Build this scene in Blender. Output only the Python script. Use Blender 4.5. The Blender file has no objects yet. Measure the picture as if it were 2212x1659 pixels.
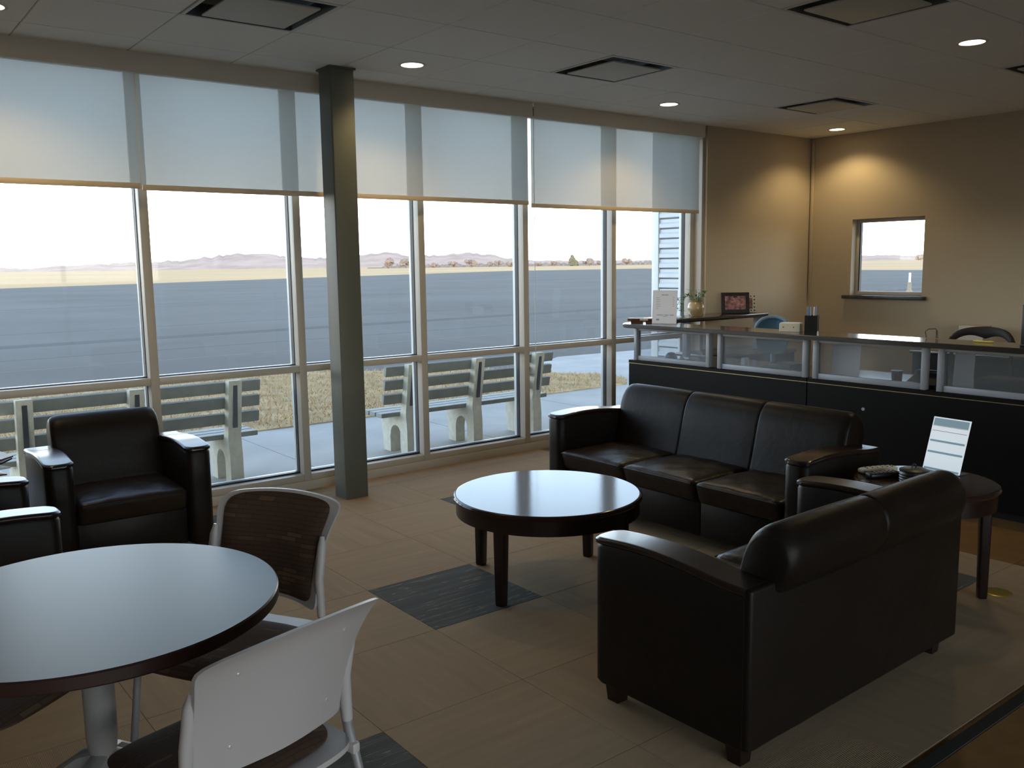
import bpy, bmesh, math, random
from mathutils import Vector, Matrix
random.seed(7)
C = bpy.context.scene.collection
scene = bpy.context.scene
PI = math.pi

# ------------------------------------------------------------------ camera
F_PX, PITCH, ROLL, YAW, EYE = 1920.25, 0.13373, -0.0135, 0.91156, 1.58
cam_d = bpy.data.cameras.new('camera')
cam = bpy.data.objects.new('camera', cam_d)
C.objects.link(cam)
fw = Vector((math.cos(YAW) * math.cos(PITCH), math.sin(YAW) * math.cos(PITCH), -math.sin(PITCH)))
rt = Vector((math.sin(YAW), -math.cos(YAW), 0))
up = rt.cross(fw)
r2 = rt * math.cos(ROLL) + up * math.sin(ROLL)
u2 = up * math.cos(ROLL) - rt * math.sin(ROLL)
mw = Matrix((r2, u2, -fw)).transposed().to_4x4()
mw.translation = (0, 0, EYE)
cam.matrix_world = mw
cam_d.sensor_fit = 'HORIZONTAL'
cam_d.sensor_width = 36.0
cam_d.lens = 36.0 * F_PX / 2212.0
cam_d.clip_end = 6000
cam_d.clip_start = 0.05
scene.camera = cam

# ------------------------------------------------------------------ sky, exposure
SKY_STRENGTH = 1.1
w = bpy.data.worlds.new('sky')
scene.world = w
w.use_nodes = True
nt = w.node_tree
nt.nodes.clear()
tc = nt.nodes.new('ShaderNodeTexCoord')
sp = nt.nodes.new('ShaderNodeSeparateXYZ')
cr = nt.nodes.new('ShaderNodeValToRGB')
bg = nt.nodes.new('ShaderNodeBackground')
ow = nt.nodes.new('ShaderNodeOutputWorld')
nt.links.new(tc.outputs['Generated'], sp.inputs[0])
nt.links.new(sp.outputs['Z'], cr.inputs[0])
nt.links.new(cr.outputs[0], bg.inputs[0])
nt.links.new(bg.outputs[0], ow.inputs[0])
els = cr.color_ramp.elements
els[0].position, els[0].color = 0.0, (5.2, 4.8, 4.2, 1)
els[1].position, els[1].color = 1.0, (0.26, 0.40, 0.68, 1)
for pos, col in ((0.07, (4.9, 4.85, 4.6)), (0.15, (3.1, 3.8, 4.4)), (0.22, (2.2, 2.9, 3.7)), (0.4, (0.95, 1.3, 1.75)), (0.65, (0.42, 0.62, 0.98))):
    e = els.new(pos)
    e.color = col + (1,)
bg.inputs[1].default_value = SKY_STRENGTH
vs = scene.view_settings
vs.view_transform = 'Standard'
vs.look = 'None'
vs.exposure = 0.7
vs.gamma = 1.0
vs.use_curve_mapping = False
cy = scene.cycles
cy.max_bounces = 8
cy.diffuse_bounces = 5
cy.glossy_bounces = 4
cy.transparent_max_bounces = 16
cy.sample_clamp_indirect = 6.0
cy.caustics_reflective = False
cy.caustics_refractive = False
cy.use_denoising = True

LAMP_W = 17.0
LAMP_COL = (1.0, 0.77, 0.40)

# ------------------------------------------------------------------ materials
MATS = {}


def mat(name, col, rough=0.6, metal=0.0, spec=0.5, coat=0.0, noise=None, bump=None, emit=None):
    """plain principled; noise=(scale, amount) varies the colour; bump=(scale, strength)"""
    m = bpy.data.materials.new(name)
    m.use_nodes = True
    t = m.node_tree
    b = t.nodes['Principled BSDF']
    b.inputs['Base Color'].default_value = tuple(col) + (1,)
    b.inputs['Roughness'].default_value = rough
    b.inputs['Metallic'].default_value = metal
    b.inputs['Specular IOR Level'].default_value = spec
    b.inputs['Coat Weight'].default_value = coat
    b.inputs['Coat Roughness'].default_value = 0.08
    co = t.nodes.new('ShaderNodeTexCoord')
    if noise:
        n = t.nodes.new('ShaderNodeTexNoise')
        n.inputs['Scale'].default_value = noise[0]
        n.inputs['Detail'].default_value = 4
        t.links.new(co.outputs['Object'], n.inputs['Vector'])
        r = t.nodes.new('ShaderNodeMapRange')
        r.inputs['From Min'].default_value = 0.3
        r.inputs['From Max'].default_value = 0.7
        r.inputs['To Min'].default_value = 1 - noise[1]
        r.inputs['To Max'].default_value = 1 + noise[1]
        t.links.new(n.outputs['Fac'], r.inputs['Value'])
        mx = t.nodes.new('ShaderNodeVectorMath')
        mx.operation = 'SCALE'
        mx.inputs[0].default_value = col
        t.links.new(r.outputs[0], mx.inputs['Scale'])
        t.links.new(mx.outputs[0], b.inputs['Base Color'])
    if bump:
        n2 = t.nodes.new('ShaderNodeTexNoise')
        n2.inputs['Scale'].default_value = bump[0]
        n2.inputs['Detail'].default_value = 6
        t.links.new(co.outputs['Object'], n2.inputs['Vector'])
        bp = t.nodes.new('ShaderNodeBump')
        bp.inputs['Strength'].default_value = bump[1]
        bp.inputs['Distance'].default_value = 0.01
        t.links.new(n2.outputs['Fac'], bp.inputs['Height'])
        t.links.new(bp.outputs[0], b.inputs['Normal'])
    if emit:
        b.inputs['Emission Color'].default_value = tuple(emit[0]) + (1,)
        b.inputs['Emission Strength'].default_value = emit[1]
    MATS[name] = m
    return m


def stripe_mat(name, base, alt, axis, freq, rough=0.95, accents=None, apos=0.70, aw=0.015):
    """carpet: fine ribs along one axis plus a few pale accent yarns"""
    m = mat(name, base, rough, spec=0.1)
    t = m.node_tree
    b = t.nodes['Principled BSDF']
    co = t.nodes.new('ShaderNodeTexCoord')
    sx = t.nodes.new('ShaderNodeSeparateXYZ')
    t.links.new(co.outputs['Object'], sx.inputs[0])
    mu = t.nodes.new('ShaderNodeMath')
    mu.operation = 'MULTIPLY'
    mu.inputs[1].default_value = freq * 2 * PI
    t.links.new(sx.outputs[axis], mu.inputs[0])
    si = t.nodes.new('ShaderNodeMath')
    si.operation = 'SINE'
    t.links.new(mu.outputs[0], si.inputs[0])
    mr = t.nodes.new('ShaderNodeMapRange')
    mr.inputs['From Min'].default_value = -1
    t.links.new(si.outputs[0], mr.inputs['Value'])
    # slow irregular streaks along the ribs
    mp = t.nodes.new('ShaderNodeMapping')
    sc = [2.0, 2.0, 2.0]
    sc['XYZ'.index(axis)] = 28.0
    mp.inputs['Scale'].default_value = sc
    t.links.new(co.outputs['Object'], mp.inputs[0])
    no = t.nodes.new('ShaderNodeTexNoise')
    no.inputs['Scale'].default_value = 1.0
    no.inputs['Detail'].default_value = 3
    oi = t.nodes.new('ShaderNodeObjectInfo')
    va = t.nodes.new('ShaderNodeVectorMath')
    va.operation = 'ADD'
    mm = t.nodes.new('ShaderNodeMath')
    mm.operation = 'MULTIPLY'
    mm.inputs[1].default_value = 40
    t.links.new(oi.outputs['Random'], mm.inputs[0])
    t.links.new(mp.outputs[0], va.inputs[0])
    t.links.new(mm.outputs[0], va.inputs[1])
    t.links.new(va.outputs[0], no.inputs['Vector'])
    r1 = t.nodes.new('ShaderNodeValToRGB')
    r1.color_ramp.elements[0].position = 0.3
    r1.color_ramp.elements[0].color = tuple(c * 0.86 for c in base) + (1,)
    r1.color_ramp.elements[1].position = 0.7
    r1.color_ramp.elements[1].color = tuple(min(1, c * 1.12) for c in base) + (1,)
    if accents:
        e1 = r1.color_ramp.elements.new(apos)
        e1.color = tuple(accents) + (1,)
        e2 = r1.color_ramp.elements.new(apos + aw)
        e2.color = tuple(base) + (1,)
        e3 = r1.color_ramp.elements.new(apos - aw)
        e3.color = tuple(base) + (1,)
    t.links.new(no.outputs['Fac'], r1.inputs[0])
    mx = t.nodes.new('ShaderNodeMixRGB')
    mx.inputs['Color2'].default_value = tuple(alt) + (1,)
    f2 = t.nodes.new('ShaderNodeMath')
    f2.operation = 'MULTIPLY'
    f2.inputs[1].default_value = 0.45
    t.links.new(mr.outputs[0], f2.inputs[0])
    t.links.new(f2.outputs[0], mx.inputs['Fac'])
    t.links.new(r1.outputs[0], mx.inputs['Color1'])
    t.links.new(mx.outputs[0], b.inputs['Base Color'])
    bp = t.nodes.new('ShaderNodeBump')
    bp.inputs['Strength'].default_value = 0.22
    bp.inputs['Distance'].default_value = 0.003
    t.links.new(mr.outputs[0], bp.inputs['Height'])
    t.links.new(bp.outputs[0], b.inputs['Normal'])
    return m


WALL = mat('wall_paint', (0.52, 0.43, 0.31), 0.85, spec=0.2, bump=(220, 0.05))
CEIL = mat('ceiling_tile', (0.90, 0.895, 0.875), 0.95, spec=0.1, noise=(160, 0.05), bump=(300, 0.15))
CEILB = mat('ceiling_grid', (0.45, 0.44, 0.42), 0.8, spec=0.2)
FRAME = mat('painted_aluminium', (0.50, 0.455, 0.39), 0.42, spec=0.5)
FRAME_OUT = mat('exterior_aluminium', (0.72, 0.76, 0.76), 0.35, spec=0.5)
GASKET = mat('black_gasket', (0.012, 0.014, 0.018), 0.5)
STEEL = mat('column_paint', (0.125, 0.13, 0.105), 0.45, spec=0.4, noise=(6, 0.05))
VINYL = mat('brown_vinyl', (0.20, 0.105, 0.035), 0.5, spec=0.3, noise=(9, 0.18))
STRIP = mat('dark_strip', (0.045, 0.042, 0.04), 0.9, spec=0.1)
CARPET_X = stripe_mat('tan_carpet_x', (0.40, 0.29, 0.185), (0.27, 0.195, 0.125), 'Y', 170, accents=(0.46, 0.35, 0.23))
CARPET_Y = stripe_mat('tan_carpet_y', (0.40, 0.29, 0.185), (0.27, 0.195, 0.125), 'X', 170, accents=(0.46, 0.35, 0.23))
CARPET_D = stripe_mat('slate_carpet', (0.12, 0.118, 0.108), (0.075, 0.074, 0.07), 'Y', 90, accents=(0.36, 0.32, 0.25), apos=0.56, aw=0.012)
LEATHER = mat('brown_leather', (0.011, 0.0078, 0.006), 0.42, spec=0.17, noise=(5, 0.12), bump=(26, 0.16))
LEATHER_S = mat('worn_seat_leather', (0.020, 0.0135, 0.010), 0.36, spec=0.3, noise=(7, 0.25), bump=(10, 0.7))
def set_ior(m, v):
    m.node_tree.nodes['Principled BSDF'].inputs['IOR'].default_value = v
    return m


DWOOD = mat('espresso_wood', (0.014, 0.006, 0.0048), 0.28, spec=0.4, coat=0.12, noise=(14, 0.2))
TABLETOP = mat('polished_espresso', (0.030, 0.015, 0.012), 0.12, spec=0.16, coat=0.0, bump=(60, 0.012))
set_ior(TABLETOP, 1.5)
LAMINATE = mat('pale_laminate', (0.175, 0.225, 0.27), 0.40, spec=0.32)
EDGE = mat('dark_edge_band', (0.030, 0.0125, 0.010), 0.35, noise=(20, 0.15))
PLASTIC = mat('grey_plastic', (0.45, 0.42, 0.42), 0.38, spec=0.4)
TUBE = mat('silver_tube', (0.30, 0.30, 0.31), 0.35, metal=0.25)
SCREW = mat('bright_screw', (0.8, 0.78, 0.75), 0.25, metal=0.6)
DESK = mat('charcoal_laminate', (0.006, 0.0052, 0.0048), 0.5, spec=0.12, noise=(18, 0.15))
DESKTOP = mat('polished_charcoal', (0.030, 0.024, 0.020), 0.18, spec=0.6, coat=0.4)
ALU = mat('brushed_aluminium', (0.30, 0.315, 0.345), 0.5, metal=0.15)
GOLD = mat('thin_brass_line', (0.55, 0.45, 0.25), 0.3, metal=0.7)
WHITE = mat('white_paper', (0.86, 0.84, 0.86), 0.7)
INK = mat('grey_print', (0.25, 0.25, 0.29), 0.8)
BLACK = mat('black_plastic', (0.012, 0.012, 0.014), 0.4)
CREAM = mat('cream_card', (0.74, 0.66, 0.52), 0.6)
BROWNW = mat('brown_wood', (0.11, 0.045, 0.02), 0.35, noise=(16, 0.3))
POT = mat('tan_ceramic', (0.50, 0.36, 0.18), 0.3, coat=0.4, noise=(10, 0.2))
LEAF = mat('green_leaf', (0.10, 0.19, 0.045), 0.45, noise=(20, 0.3))
BLUE = mat('blue_fabric', (0.05, 0.14, 0.22), 0.8)
BLUEF = mat('pale_blue_frame', (0.16, 0.27, 0.38), 0.45)
PENB = mat('pen_blue', (0.04, 0.12, 0.35), 0.4)
YELLOW = mat('yellow_wrap', (0.75, 0.62, 0.10), 0.5)
PHOTO_A = mat('photo_print_pink', (0.40, 0.17, 0.16), 0.3, noise=(30, 0.8))
PHOTO_B = mat('photo_print_brown', (0.28, 0.13, 0.06), 0.3, noise=(40, 0.8))
BENCH_S = mat('grey_plastic_lumber', (0.20, 0.215, 0.20), 0.6, noise=(12, 0.1))
BENCH_C = mat('cast_concrete', (0.50, 0.50, 0.43), 0.85, noise=(20, 0.1), bump=(80, 0.2))
CONC = mat('concrete_walk', (0.35, 0.34, 0.315), 0.8, spec=0.3, noise=(1.5, 0.12), bump=(120, 0.1))
PALECONC = mat('pale_concrete', (0.58, 0.56, 0.52), 0.8, spec=0.3, noise=(1.5, 0.1))
TARMAC = mat('tarmac', (0.102, 0.093, 0.084), 0.8, spec=0.12, noise=(0.12, 0.16), bump=(40, 0.2))
SEAM = mat('pale_seam', (0.155, 0.142, 0.125), 0.85, spec=0.1)
SEAMD = mat('dark_patch', (0.082, 0.075, 0.068), 0.85, spec=0.1)
FIELD = mat('dry_field', (0.64, 0.41, 0.21), 0.95, spec=0.05, noise=(0.02, 0.1))
GRASS = mat('dead_grass', (0.43, 0.31, 0.17), 0.95, spec=0.05, noise=(3.0, 0.3))
BLADE = mat('straw_blade', (0.50, 0.37, 0.21), 0.9, spec=0.1)
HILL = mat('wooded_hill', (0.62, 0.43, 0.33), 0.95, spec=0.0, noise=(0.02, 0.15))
TREE_C = mat('winter_crown', (0.36, 0.26, 0.20), 0.95, spec=0.0, noise=(1.0, 0.3))
TREE_E = mat('evergreen_crown', (0.24, 0.20, 0.12), 0.95, spec=0.0, noise=(1.0, 0.3))
BARK = mat('bark', (0.16, 0.12, 0.09), 0.9)
SIDING = mat('pale_metal_siding', (0.60, 0.65, 0.69), 0.38, spec=0.5)
SIDING_D = mat('siding_shadow_gap', (0.05, 0.06, 0.075), 0.6)
METAL_D = mat('dark_duct_metal', (0.10, 0.11, 0.125), 0.35, metal=0.6)
TRIM_M = mat('white_trim_ring', (0.70, 0.68, 0.64), 0.5)
PLAQUE = mat('painted_plaque', (0.55, 0.53, 0.47), 0.5)
REFL = mat('lamp_reflector', (0.9, 0.75, 0.5), 0.25, metal=0.8)
LAMP_E = mat('lit_lamp', (1, 0.9, 0.7), 0.5, emit=((1.0, 0.80, 0.52), 7.0))
SIGN_B = mat('sign_blue', (0.34, 0.46, 0.52), 0.5, emit=((0.35, 0.6, 0.75), 0.09))  # blue print of the table sign, with a little glow added
SIGN_R = mat('sign_red', (0.60, 0.36, 0.34), 0.5, emit=((0.8, 0.5, 0.5), 0.07))  # red print, glow added as on the sign face
DARKR = mat('dark_chair_fabric', (0.012, 0.008, 0.008), 0.7)
SILL = mat('stone_sill', (0.06, 0.055, 0.05), 0.35, noise=(30, 0.4))
BRASS = mat('brass_floor_plate', (0.42, 0.32, 0.07), 0.35, metal=0.6)


def fabric_dash():
    m = mat('dash_fabric', (0.10, 0.062, 0.042), 0.9, spec=0.1)
    t = m.node_tree
    b = t.nodes['Principled BSDF']
    co = t.nodes.new('ShaderNodeTexCoord')
    mp = t.nodes.new('ShaderNodeMapping')
    mp.inputs['Rotation'].default_value = (0, 0, 0)
    t.links.new(co.outputs['UV'], mp.inputs[0])
    br = t.nodes.new('ShaderNodeTexBrick')
    br.offset = 0.37
    br.inputs['Color1'].default_value = (0.075, 0.046, 0.032, 1)
    br.inputs['Color2'].default_value = (0.34, 0.22, 0.115, 1)
    br.inputs['Mortar'].default_value = (0.055, 0.034, 0.025, 1)
    br.inputs['Scale'].default_value = 1.0
    br.inputs['Mortar Size'].default_value = 0.0012
    br.inputs['Bias'].default_value = -0.78
    br.inputs['Brick Width'].default_value = 0.062
    br.inputs['Row Height'].default_value = 0.0135
    t.links.new(mp.outputs[0], br.inputs['Vector'])
    t.links.new(br.outputs['Color'], b.inputs['Base Color'])
    n = t.nodes.new('ShaderNodeTexNoise')
    n.inputs['Scale'].default_value = 400
    t.links.new(co.outputs['UV'], n.inputs['Vector'])
    bp = t.nodes.new('ShaderNodeBump')
    bp.inputs['Strength'].default_value = 0.2
    bp.inputs['Distance'].default_value = 0.002
    t.links.new(n.outputs['Fac'], bp.inputs['Height'])
    t.links.new(bp.outputs[0], b.inputs['Normal'])
    return m


DASH = fabric_dash()


def glass_mat(name, tint, refl, haze=0.0, hazecol=(0.8, 0.85, 0.9), rib=False):
    m = bpy.data.materials.new(name)
    m.use_nodes = True
    t = m.node_tree
    t.nodes.clear()
    out = t.nodes.new('ShaderNodeOutputMaterial')
    tr = t.nodes.new('ShaderNodeBsdfTransparent')
    tr.inputs[0].default_value = tuple(tint) + (1,)
    gl = t.nodes.new('ShaderNodeBsdfGlossy')
    gl.inputs['Roughness'].default_value = 0.02 if not rib else 0.12
    # reflectance of one pane face: base value rising towards grazing angles
    lw = t.nodes.new('ShaderNodeLayerWeight')
    pw = t.nodes.new('ShaderNodeMath')
    pw.operation = 'POWER'
    pw.inputs[1].default_value = 4.0
    t.links.new(lw.outputs['Facing'], pw.inputs[0])
    fr = t.nodes.new('ShaderNodeMath')
    fr.operation = 'MULTIPLY_ADD'
    fr.inputs[1].default_value = 0.9 - refl
    fr.inputs[2].default_value = refl
    t.links.new(pw.outputs[0], fr.inputs[0])
    mx = t.nodes.new('ShaderNodeMixShader')
    t.links.new(fr.outputs[0], mx.inputs[0])
    t.links.new(tr.outputs[0], mx.inputs[1])
    t.links.new(gl.outputs[0], mx.inputs[2])
    last = mx
    if haze:
        df = t.nodes.new('ShaderNodeBsdfDiffuse')
        df.inputs[0].default_value = tuple(hazecol) + (1,)
        tl = t.nodes.new('ShaderNodeBsdfTranslucent')
        tl.inputs[0].default_value = tuple(hazecol) + (1,)
        m2 = t.nodes.new('ShaderNodeMixShader')
        m2.inputs[0].default_value = 0.5
        t.links.new(df.outputs[0], m2.inputs[1])
        t.links.new(tl.outputs[0], m2.inputs[2])
        m3 = t.nodes.new('ShaderNodeMixShader')
        m3.inputs[0].default_value = haze
        t.links.new(mx.outputs[0], m3.inputs[1])
        t.links.new(m2.outputs[0], m3.inputs[2])
        last = m3
    if rib:
        co = t.nodes.new('ShaderNodeTexCoord')
        sx = t.nodes.new('ShaderNodeSeparateXYZ')
        t.links.new(co.outputs['Object'], sx.inputs[0])
        mu = t.nodes.new('ShaderNodeMath')
        mu.operation = 'MULTIPLY'
        mu.inputs[1].default_value = 2 * PI / 0.006
        t.links.new(sx.outputs['Z'], mu.inputs[0])
        si = t.nodes.new('ShaderNodeMath')
        si.operation = 'SINE'
        t.links.new(mu.outputs[0], si.inputs[0])
        bp = t.nodes.new('ShaderNodeBump')
        bp.inputs['Strength'].default_value = 0.5
        bp.inputs['Distance'].default_value = 0.002
        t.links.new(si.outputs[0], bp.inputs['Height'])
        t.links.new(bp.outputs[0], gl.inputs['Normal'])
    t.links.new(last.outputs[0], out.inputs[0])
    return m


GLASS = glass_mat('window_glass', (0.96, 0.97, 0.965), 0.018)
GLASS_T = glass_mat('tinted_entrance_glass', (0.82, 0.82, 0.80), 0.03)
ACRYL = glass_mat('ribbed_acrylic', (0.86, 0.88, 0.90), 0.05, haze=0.16, hazecol=(0.55, 0.60, 0.64), rib=True)


def blind_mat():
    m = bpy.data.materials.new('screen_fabric')
    m.use_nodes = True
    t = m.node_tree
    t.nodes.clear()
    out = t.nodes.new('ShaderNodeOutputMaterial')
    tr = t.nodes.new('ShaderNodeBsdfTransparent')
    df = t.nodes.new('ShaderNodeBsdfDiffuse')
    tl = t.nodes.new('ShaderNodeBsdfTranslucent')
    df.inputs[0].default_value = (0.42, 0.36, 0.28, 1)
    tl.inputs[0].default_value = (0.092, 0.115, 0.122, 1)
    ad = t.nodes.new('ShaderNodeAddShader')
    t.links.new(df.outputs[0], ad.inputs[0])
    t.links.new(tl.outputs[0], ad.inputs[1])
    # woven mesh: mostly closed, a small share of open holes
    co = t.nodes.new('ShaderNodeTexCoord')
    no = t.nodes.new('ShaderNodeTexNoise')
    no.inputs['Scale'].default_value = 90
    mp = t.nodes.new('ShaderNodeMapping')
    mp.inputs['Scale'].default_value = (0.5, 1, 3.0)
    t.links.new(co.outputs['Object'], mp.inputs[0])
    t.links.new(mp.outputs[0], no.inputs['Vector'])
    mr = t.nodes.new('ShaderNodeMapRange')
    mr.inputs['From Min'].default_value = 0.3
    mr.inputs['From Max'].default_value = 0.7
    mr.inputs['To Min'].default_value = 0.968
    mr.inputs['To Max'].default_value = 0.980
    t.links.new(no.outputs['Fac'], mr.inputs['Value'])
    mx = t.nodes.new('ShaderNodeMixShader')
    t.links.new(mr.outputs[0], mx.inputs[0])
    t.links.new(tr.outputs[0], mx.inputs[1])
    t.links.new(ad.outputs[0], mx.inputs[2])
    t.links.new(mx.outputs[0], out.inputs[0])
    return m


BLIND = blind_mat()
HEM = mat('blind_hem', (0.72, 0.58, 0.42), 0.6)
FASCIA = mat('blind_fascia', (0.72, 0.64, 0.53), 0.55)

# ------------------------------------------------------------------ mesh helpers


def newobj(name, me, m, parent=None, loc=None):
    if m is not None and not me.materials:
        me.materials.append(m)
    o = bpy.data.objects.new(name, me)
    C.objects.link(o)
    if parent is not None:
        o.parent = parent
    if loc is not None:
        o.location = loc
    return o


def fin(name, bm, m, parent=None, smooth=None, loc=None):
    bmesh.ops.recalc_face_normals(bm, faces=bm.faces)
    me = bpy.data.meshes.new(name)
    bm.to_mesh(me)
    bm.free()
    if smooth is not None:
        for p in me.polygons:
            p.use_smooth = True
        me.set_sharp_from_angle(angle=math.radians(smooth))
    return newobj(name, me, m, parent, loc)


def tag(o, label, cat, group=None, kind=None):
    o['label'] = label
    o['category'] = cat
    if group:
        o['group'] = group
    if kind:
        o['kind'] = kind
    return o


def struct(o, label=None):
    o['kind'] = 'structure'
    if label:
        o['label'] = label
    return o


def empty(name, loc=(0, 0, 0), rz=0.0):
    o = bpy.data.objects.new(name, None)
    o.empty_display_size = 0.1
    C.objects.link(o)
    o.location = loc
    o.rotation_euler = (0, 0, rz)
    return o


def bx(bm, x0, x1, y0, y1, z0, z1, bev=0.0, seg=2, M=None):
    ret = bmesh.ops.create_cube(bm, size=1.0)
    vs_ = ret['verts']
    for v in vs_:
        v.co = Vector(((x0 + x1) / 2 + v.co.x * (x1 - x0), (y0 + y1) / 2 + v.co.y * (y1 - y0), (z0 + z1) / 2 + v.co.z * (z1 - z0)))
    allv = vs_
    if bev > 0:
        es = list({e for v in vs_ for e in v.link_edges})
        r = bmesh.ops.bevel(bm, geom=es, offset=bev, segments=seg, profile=0.5, affect='EDGES')
        allv = list({v for f in r['faces'] for v in f.verts} | {v for v in vs_ if v.is_valid})
    if M is not None:
        for v in allv:
            v.co = M @ v.co
    return allv


def box(name, x0, x1, y0, y1, z0, z1, m, parent=None, bev=0.0, seg=2):
    bm = bmesh.new()
    bx(bm, x0, x1, y0, y1, z0, z1, bev, seg)
    return fin(name, bm, m, parent, 35 if bev else None)


def frame_axes(d):
    d = d.normalized()
    a = Vector((0, 0, 1)) if abs(d.z) < 0.9 else Vector((1, 0, 0))
    s = d.cross(a).normalized()
    return s, s.cross(d).normalized()


def tube(bm, pts, rad, n=10, cap=True):
    pts = [Vector(p) for p in pts]
    rads = rad if isinstance(rad, (list, tuple)) else [rad] * len(pts)
    rings = []
    s0 = None
    for i, p in enumerate(pts):
        d = (pts[min(i + 1, len(pts) - 1)] - pts[max(i - 1, 0)])
        s, t = frame_axes(d)
        if s0 is not None and s.dot(s0) < 0:
            s, t = -s, -t
        s0 = s
        rings.append([bm.verts.new(p + (s * math.cos(2 * PI * k / n) + t * math.sin(2 * PI * k / n)) * rads[i]) for k in range(n)])
    for a, b in zip(rings, rings[1:]):
        for k in range(n):
            bm.faces.new((a[k], a[(k + 1) % n], b[(k + 1) % n], b[k]))
    if cap:
        bm.faces.new(rings[0][::-1])
        bm.faces.new(rings[-1])


def lathe(bm, prof, n=48, centre=(0, 0, 0)):
    cx, cy_, cz = centre
    rings = []
    for r, z in prof:
        if r < 1e-6:
            rings.append([bm.verts.new((cx, cy_, cz + z))])
        else:
            rings.append([bm.verts.new((cx + r * math.cos(2 * PI * k / n), cy_ + r * math.sin(2 * PI * k / n), cz + z)) for k in range(n)])
    for a, b in zip(rings, rings[1:]):
        for k in range(n):
            if len(a) == 1 and len(b) == 1:
                continue
            if len(a) == 1:
                bm.faces.new((a[0], b[(k + 1) % n], b[k]))
            elif len(b) == 1:
                bm.faces.new((a[k], a[(k + 1) % n], b[0]))
            else:
                bm.faces.new((a[k], a[(k + 1) % n], b[(k + 1) % n], b[k]))


def prism(bm, poly, axis, a, b):
    """extrude a 2-D polygon along an axis: 'x' -> poly is (y,z); 'y' -> (x,z); 'z' -> (x,y)"""
    def P(p, t):
        return {'x': (t, p[0], p[1]), 'y': (p[0], t, p[1]), 'z': (p[0], p[1], t)}[axis]
    A = [bm.verts.new(P(p, a)) for p in poly]
    B = [bm.verts.new(P(p, b)) for p in poly]
    bm.faces.new(A)
    bm.faces.new(B[::-1])
    n = len(poly)
    for i in range(n):
        bm.faces.new((A[i], B[i], B[(i + 1) % n], A[(i + 1) % n]))


def loft(bm, rings, capA=True, capB=True):
    vr = [[bm.verts.new(p) for p in r] for r in rings]
    n = len(vr[0])
    for a, b in zip(vr, vr[1:]):
        for k in range(n):
            bm.faces.new((a[k], a[(k + 1) % n], b[(k + 1) % n], b[k]))
    if capA:
        bm.faces.new(vr[0][::-1])
    if capB:
        bm.faces.new(vr[-1])


def smooth_loop(pts, sub=4):
    n = len(pts)
    out = []
    for i in range(n):
        p0, p1, p2, p3 = [Vector(pts[(i + k - 1) % n]) for k in range(4)]
        for j in range(sub):
            t = j / sub
            out.append(0.5 * ((2 * p1) + (p2 - p0) * t + (2 * p0 - 5 * p1 + 4 * p2 - p3) * t * t + (3 * p1 - p0 - 3 * p2 + p3) * t ** 3))
    return out


def rounded_rect(x0, x1, y0, y1, r, seg=5, corners=(1, 1, 1, 1)):
    """corners in order (x1,y1),(x0,y1),(x0,y0),(x1,y0)"""
    out = []
    for (cx, cy_, a0, on) in ((x1 - r, y1 - r, 0, corners[0]), (x0 + r, y1 - r, PI / 2, corners[1]), (x0 + r, y0 + r, PI, corners[2]), (x1 - r, y0 + r, 1.5 * PI, corners[3])):
        if on:
            for k in range(seg + 1):
                a = a0 + (PI / 2) * k / seg
                out.append((cx + r * math.cos(a), cy_ + r * math.sin(a)))
        else:
            out.append((cx + r * (math.cos(a0) - math.sin(a0)), cy_ + r * (math.sin(a0) + math.cos(a0))))
    return out


def rbox(bm, x0, x1, y0, y1, z0, z1, r, n=(14, 12, 6), crown=0.0, warp=None):
    """cushion: rounded box with a crowned top"""
    ret = bmesh.ops.create_grid(bm, x_segments=1, y_segments=1, size=0.5)
    bmesh.ops.delete(bm, geom=ret['verts'], context='VERTS')
    sx, sy, sz = (x1 - x0) / 2, (y1 - y0) / 2, (z1 - z0) / 2
    c = Vector(((x0 + x1) / 2, (y0 + y1) / 2, (z0 + z1) / 2))
    cache = {}

    def vert(i, j, k):
        key = (i, j, k)
        if key in cache:
            return cache[key]
        p = Vector(((2 * i / n[0] - 1) * sx, (2 * j / n[1] - 1) * sy, (2 * k / n[2] - 1) * sz))
        q = Vector((max(-(sx - r), min(sx - r, p.x)), max(-(sy - r), min(sy - r, p.y)), max(-(sz - r), min(sz - r, p.z))))
        d = p - q
        if d.length > 1e-9:
            p = q + d.normalized() * r
        u, v = p.x / sx, p.y / sy
        if p.z > 0 and crown:
            p.z += crown * (1 - u * u) * (1 - v * v) * (p.z / sz)
        p = p + c
        if warp:
            p = warp(p, u, v)
        cache[key] = bm.verts.new(p)
        return cache[key]

    def quad(f):
        vs_ = [vert(*t) for t in f]
        bm.faces.new(vs_)
    nx, ny, nz = n
    for i in range(nx):
        for j in range(ny):
            quad(((i, j, nz), (i + 1, j, nz), (i + 1, j + 1, nz), (i, j + 1, nz)))
            quad(((i, j, 0), (i, j + 1, 0), (i + 1, j + 1, 0), (i + 1, j, 0)))
    for i in range(nx):
        for k in range(nz):
            quad(((i, 0, k), (i + 1, 0, k), (i + 1, 0, k + 1), (i, 0, k + 1)))
            quad(((i, ny, k), (i, ny, k + 1), (i + 1, ny, k + 1), (i + 1, ny, k)))
    for j in range(ny):
        for k in range(nz):
            quad(((0, j, k), (0, j, k + 1), (0, j + 1, k + 1), (0, j + 1, k)))
            quad(((nx, j, k), (nx, j + 1, k), (nx, j + 1, k + 1), (nx, j, k + 1)))


def copy_tree(o, parent=None):
    c = o.copy()
    C.objects.link(c)
    c.parent = parent
    for ch in [k for k in bpy.data.objects if k.parent == o]:
        copy_tree(ch, c)
    return c


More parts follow.
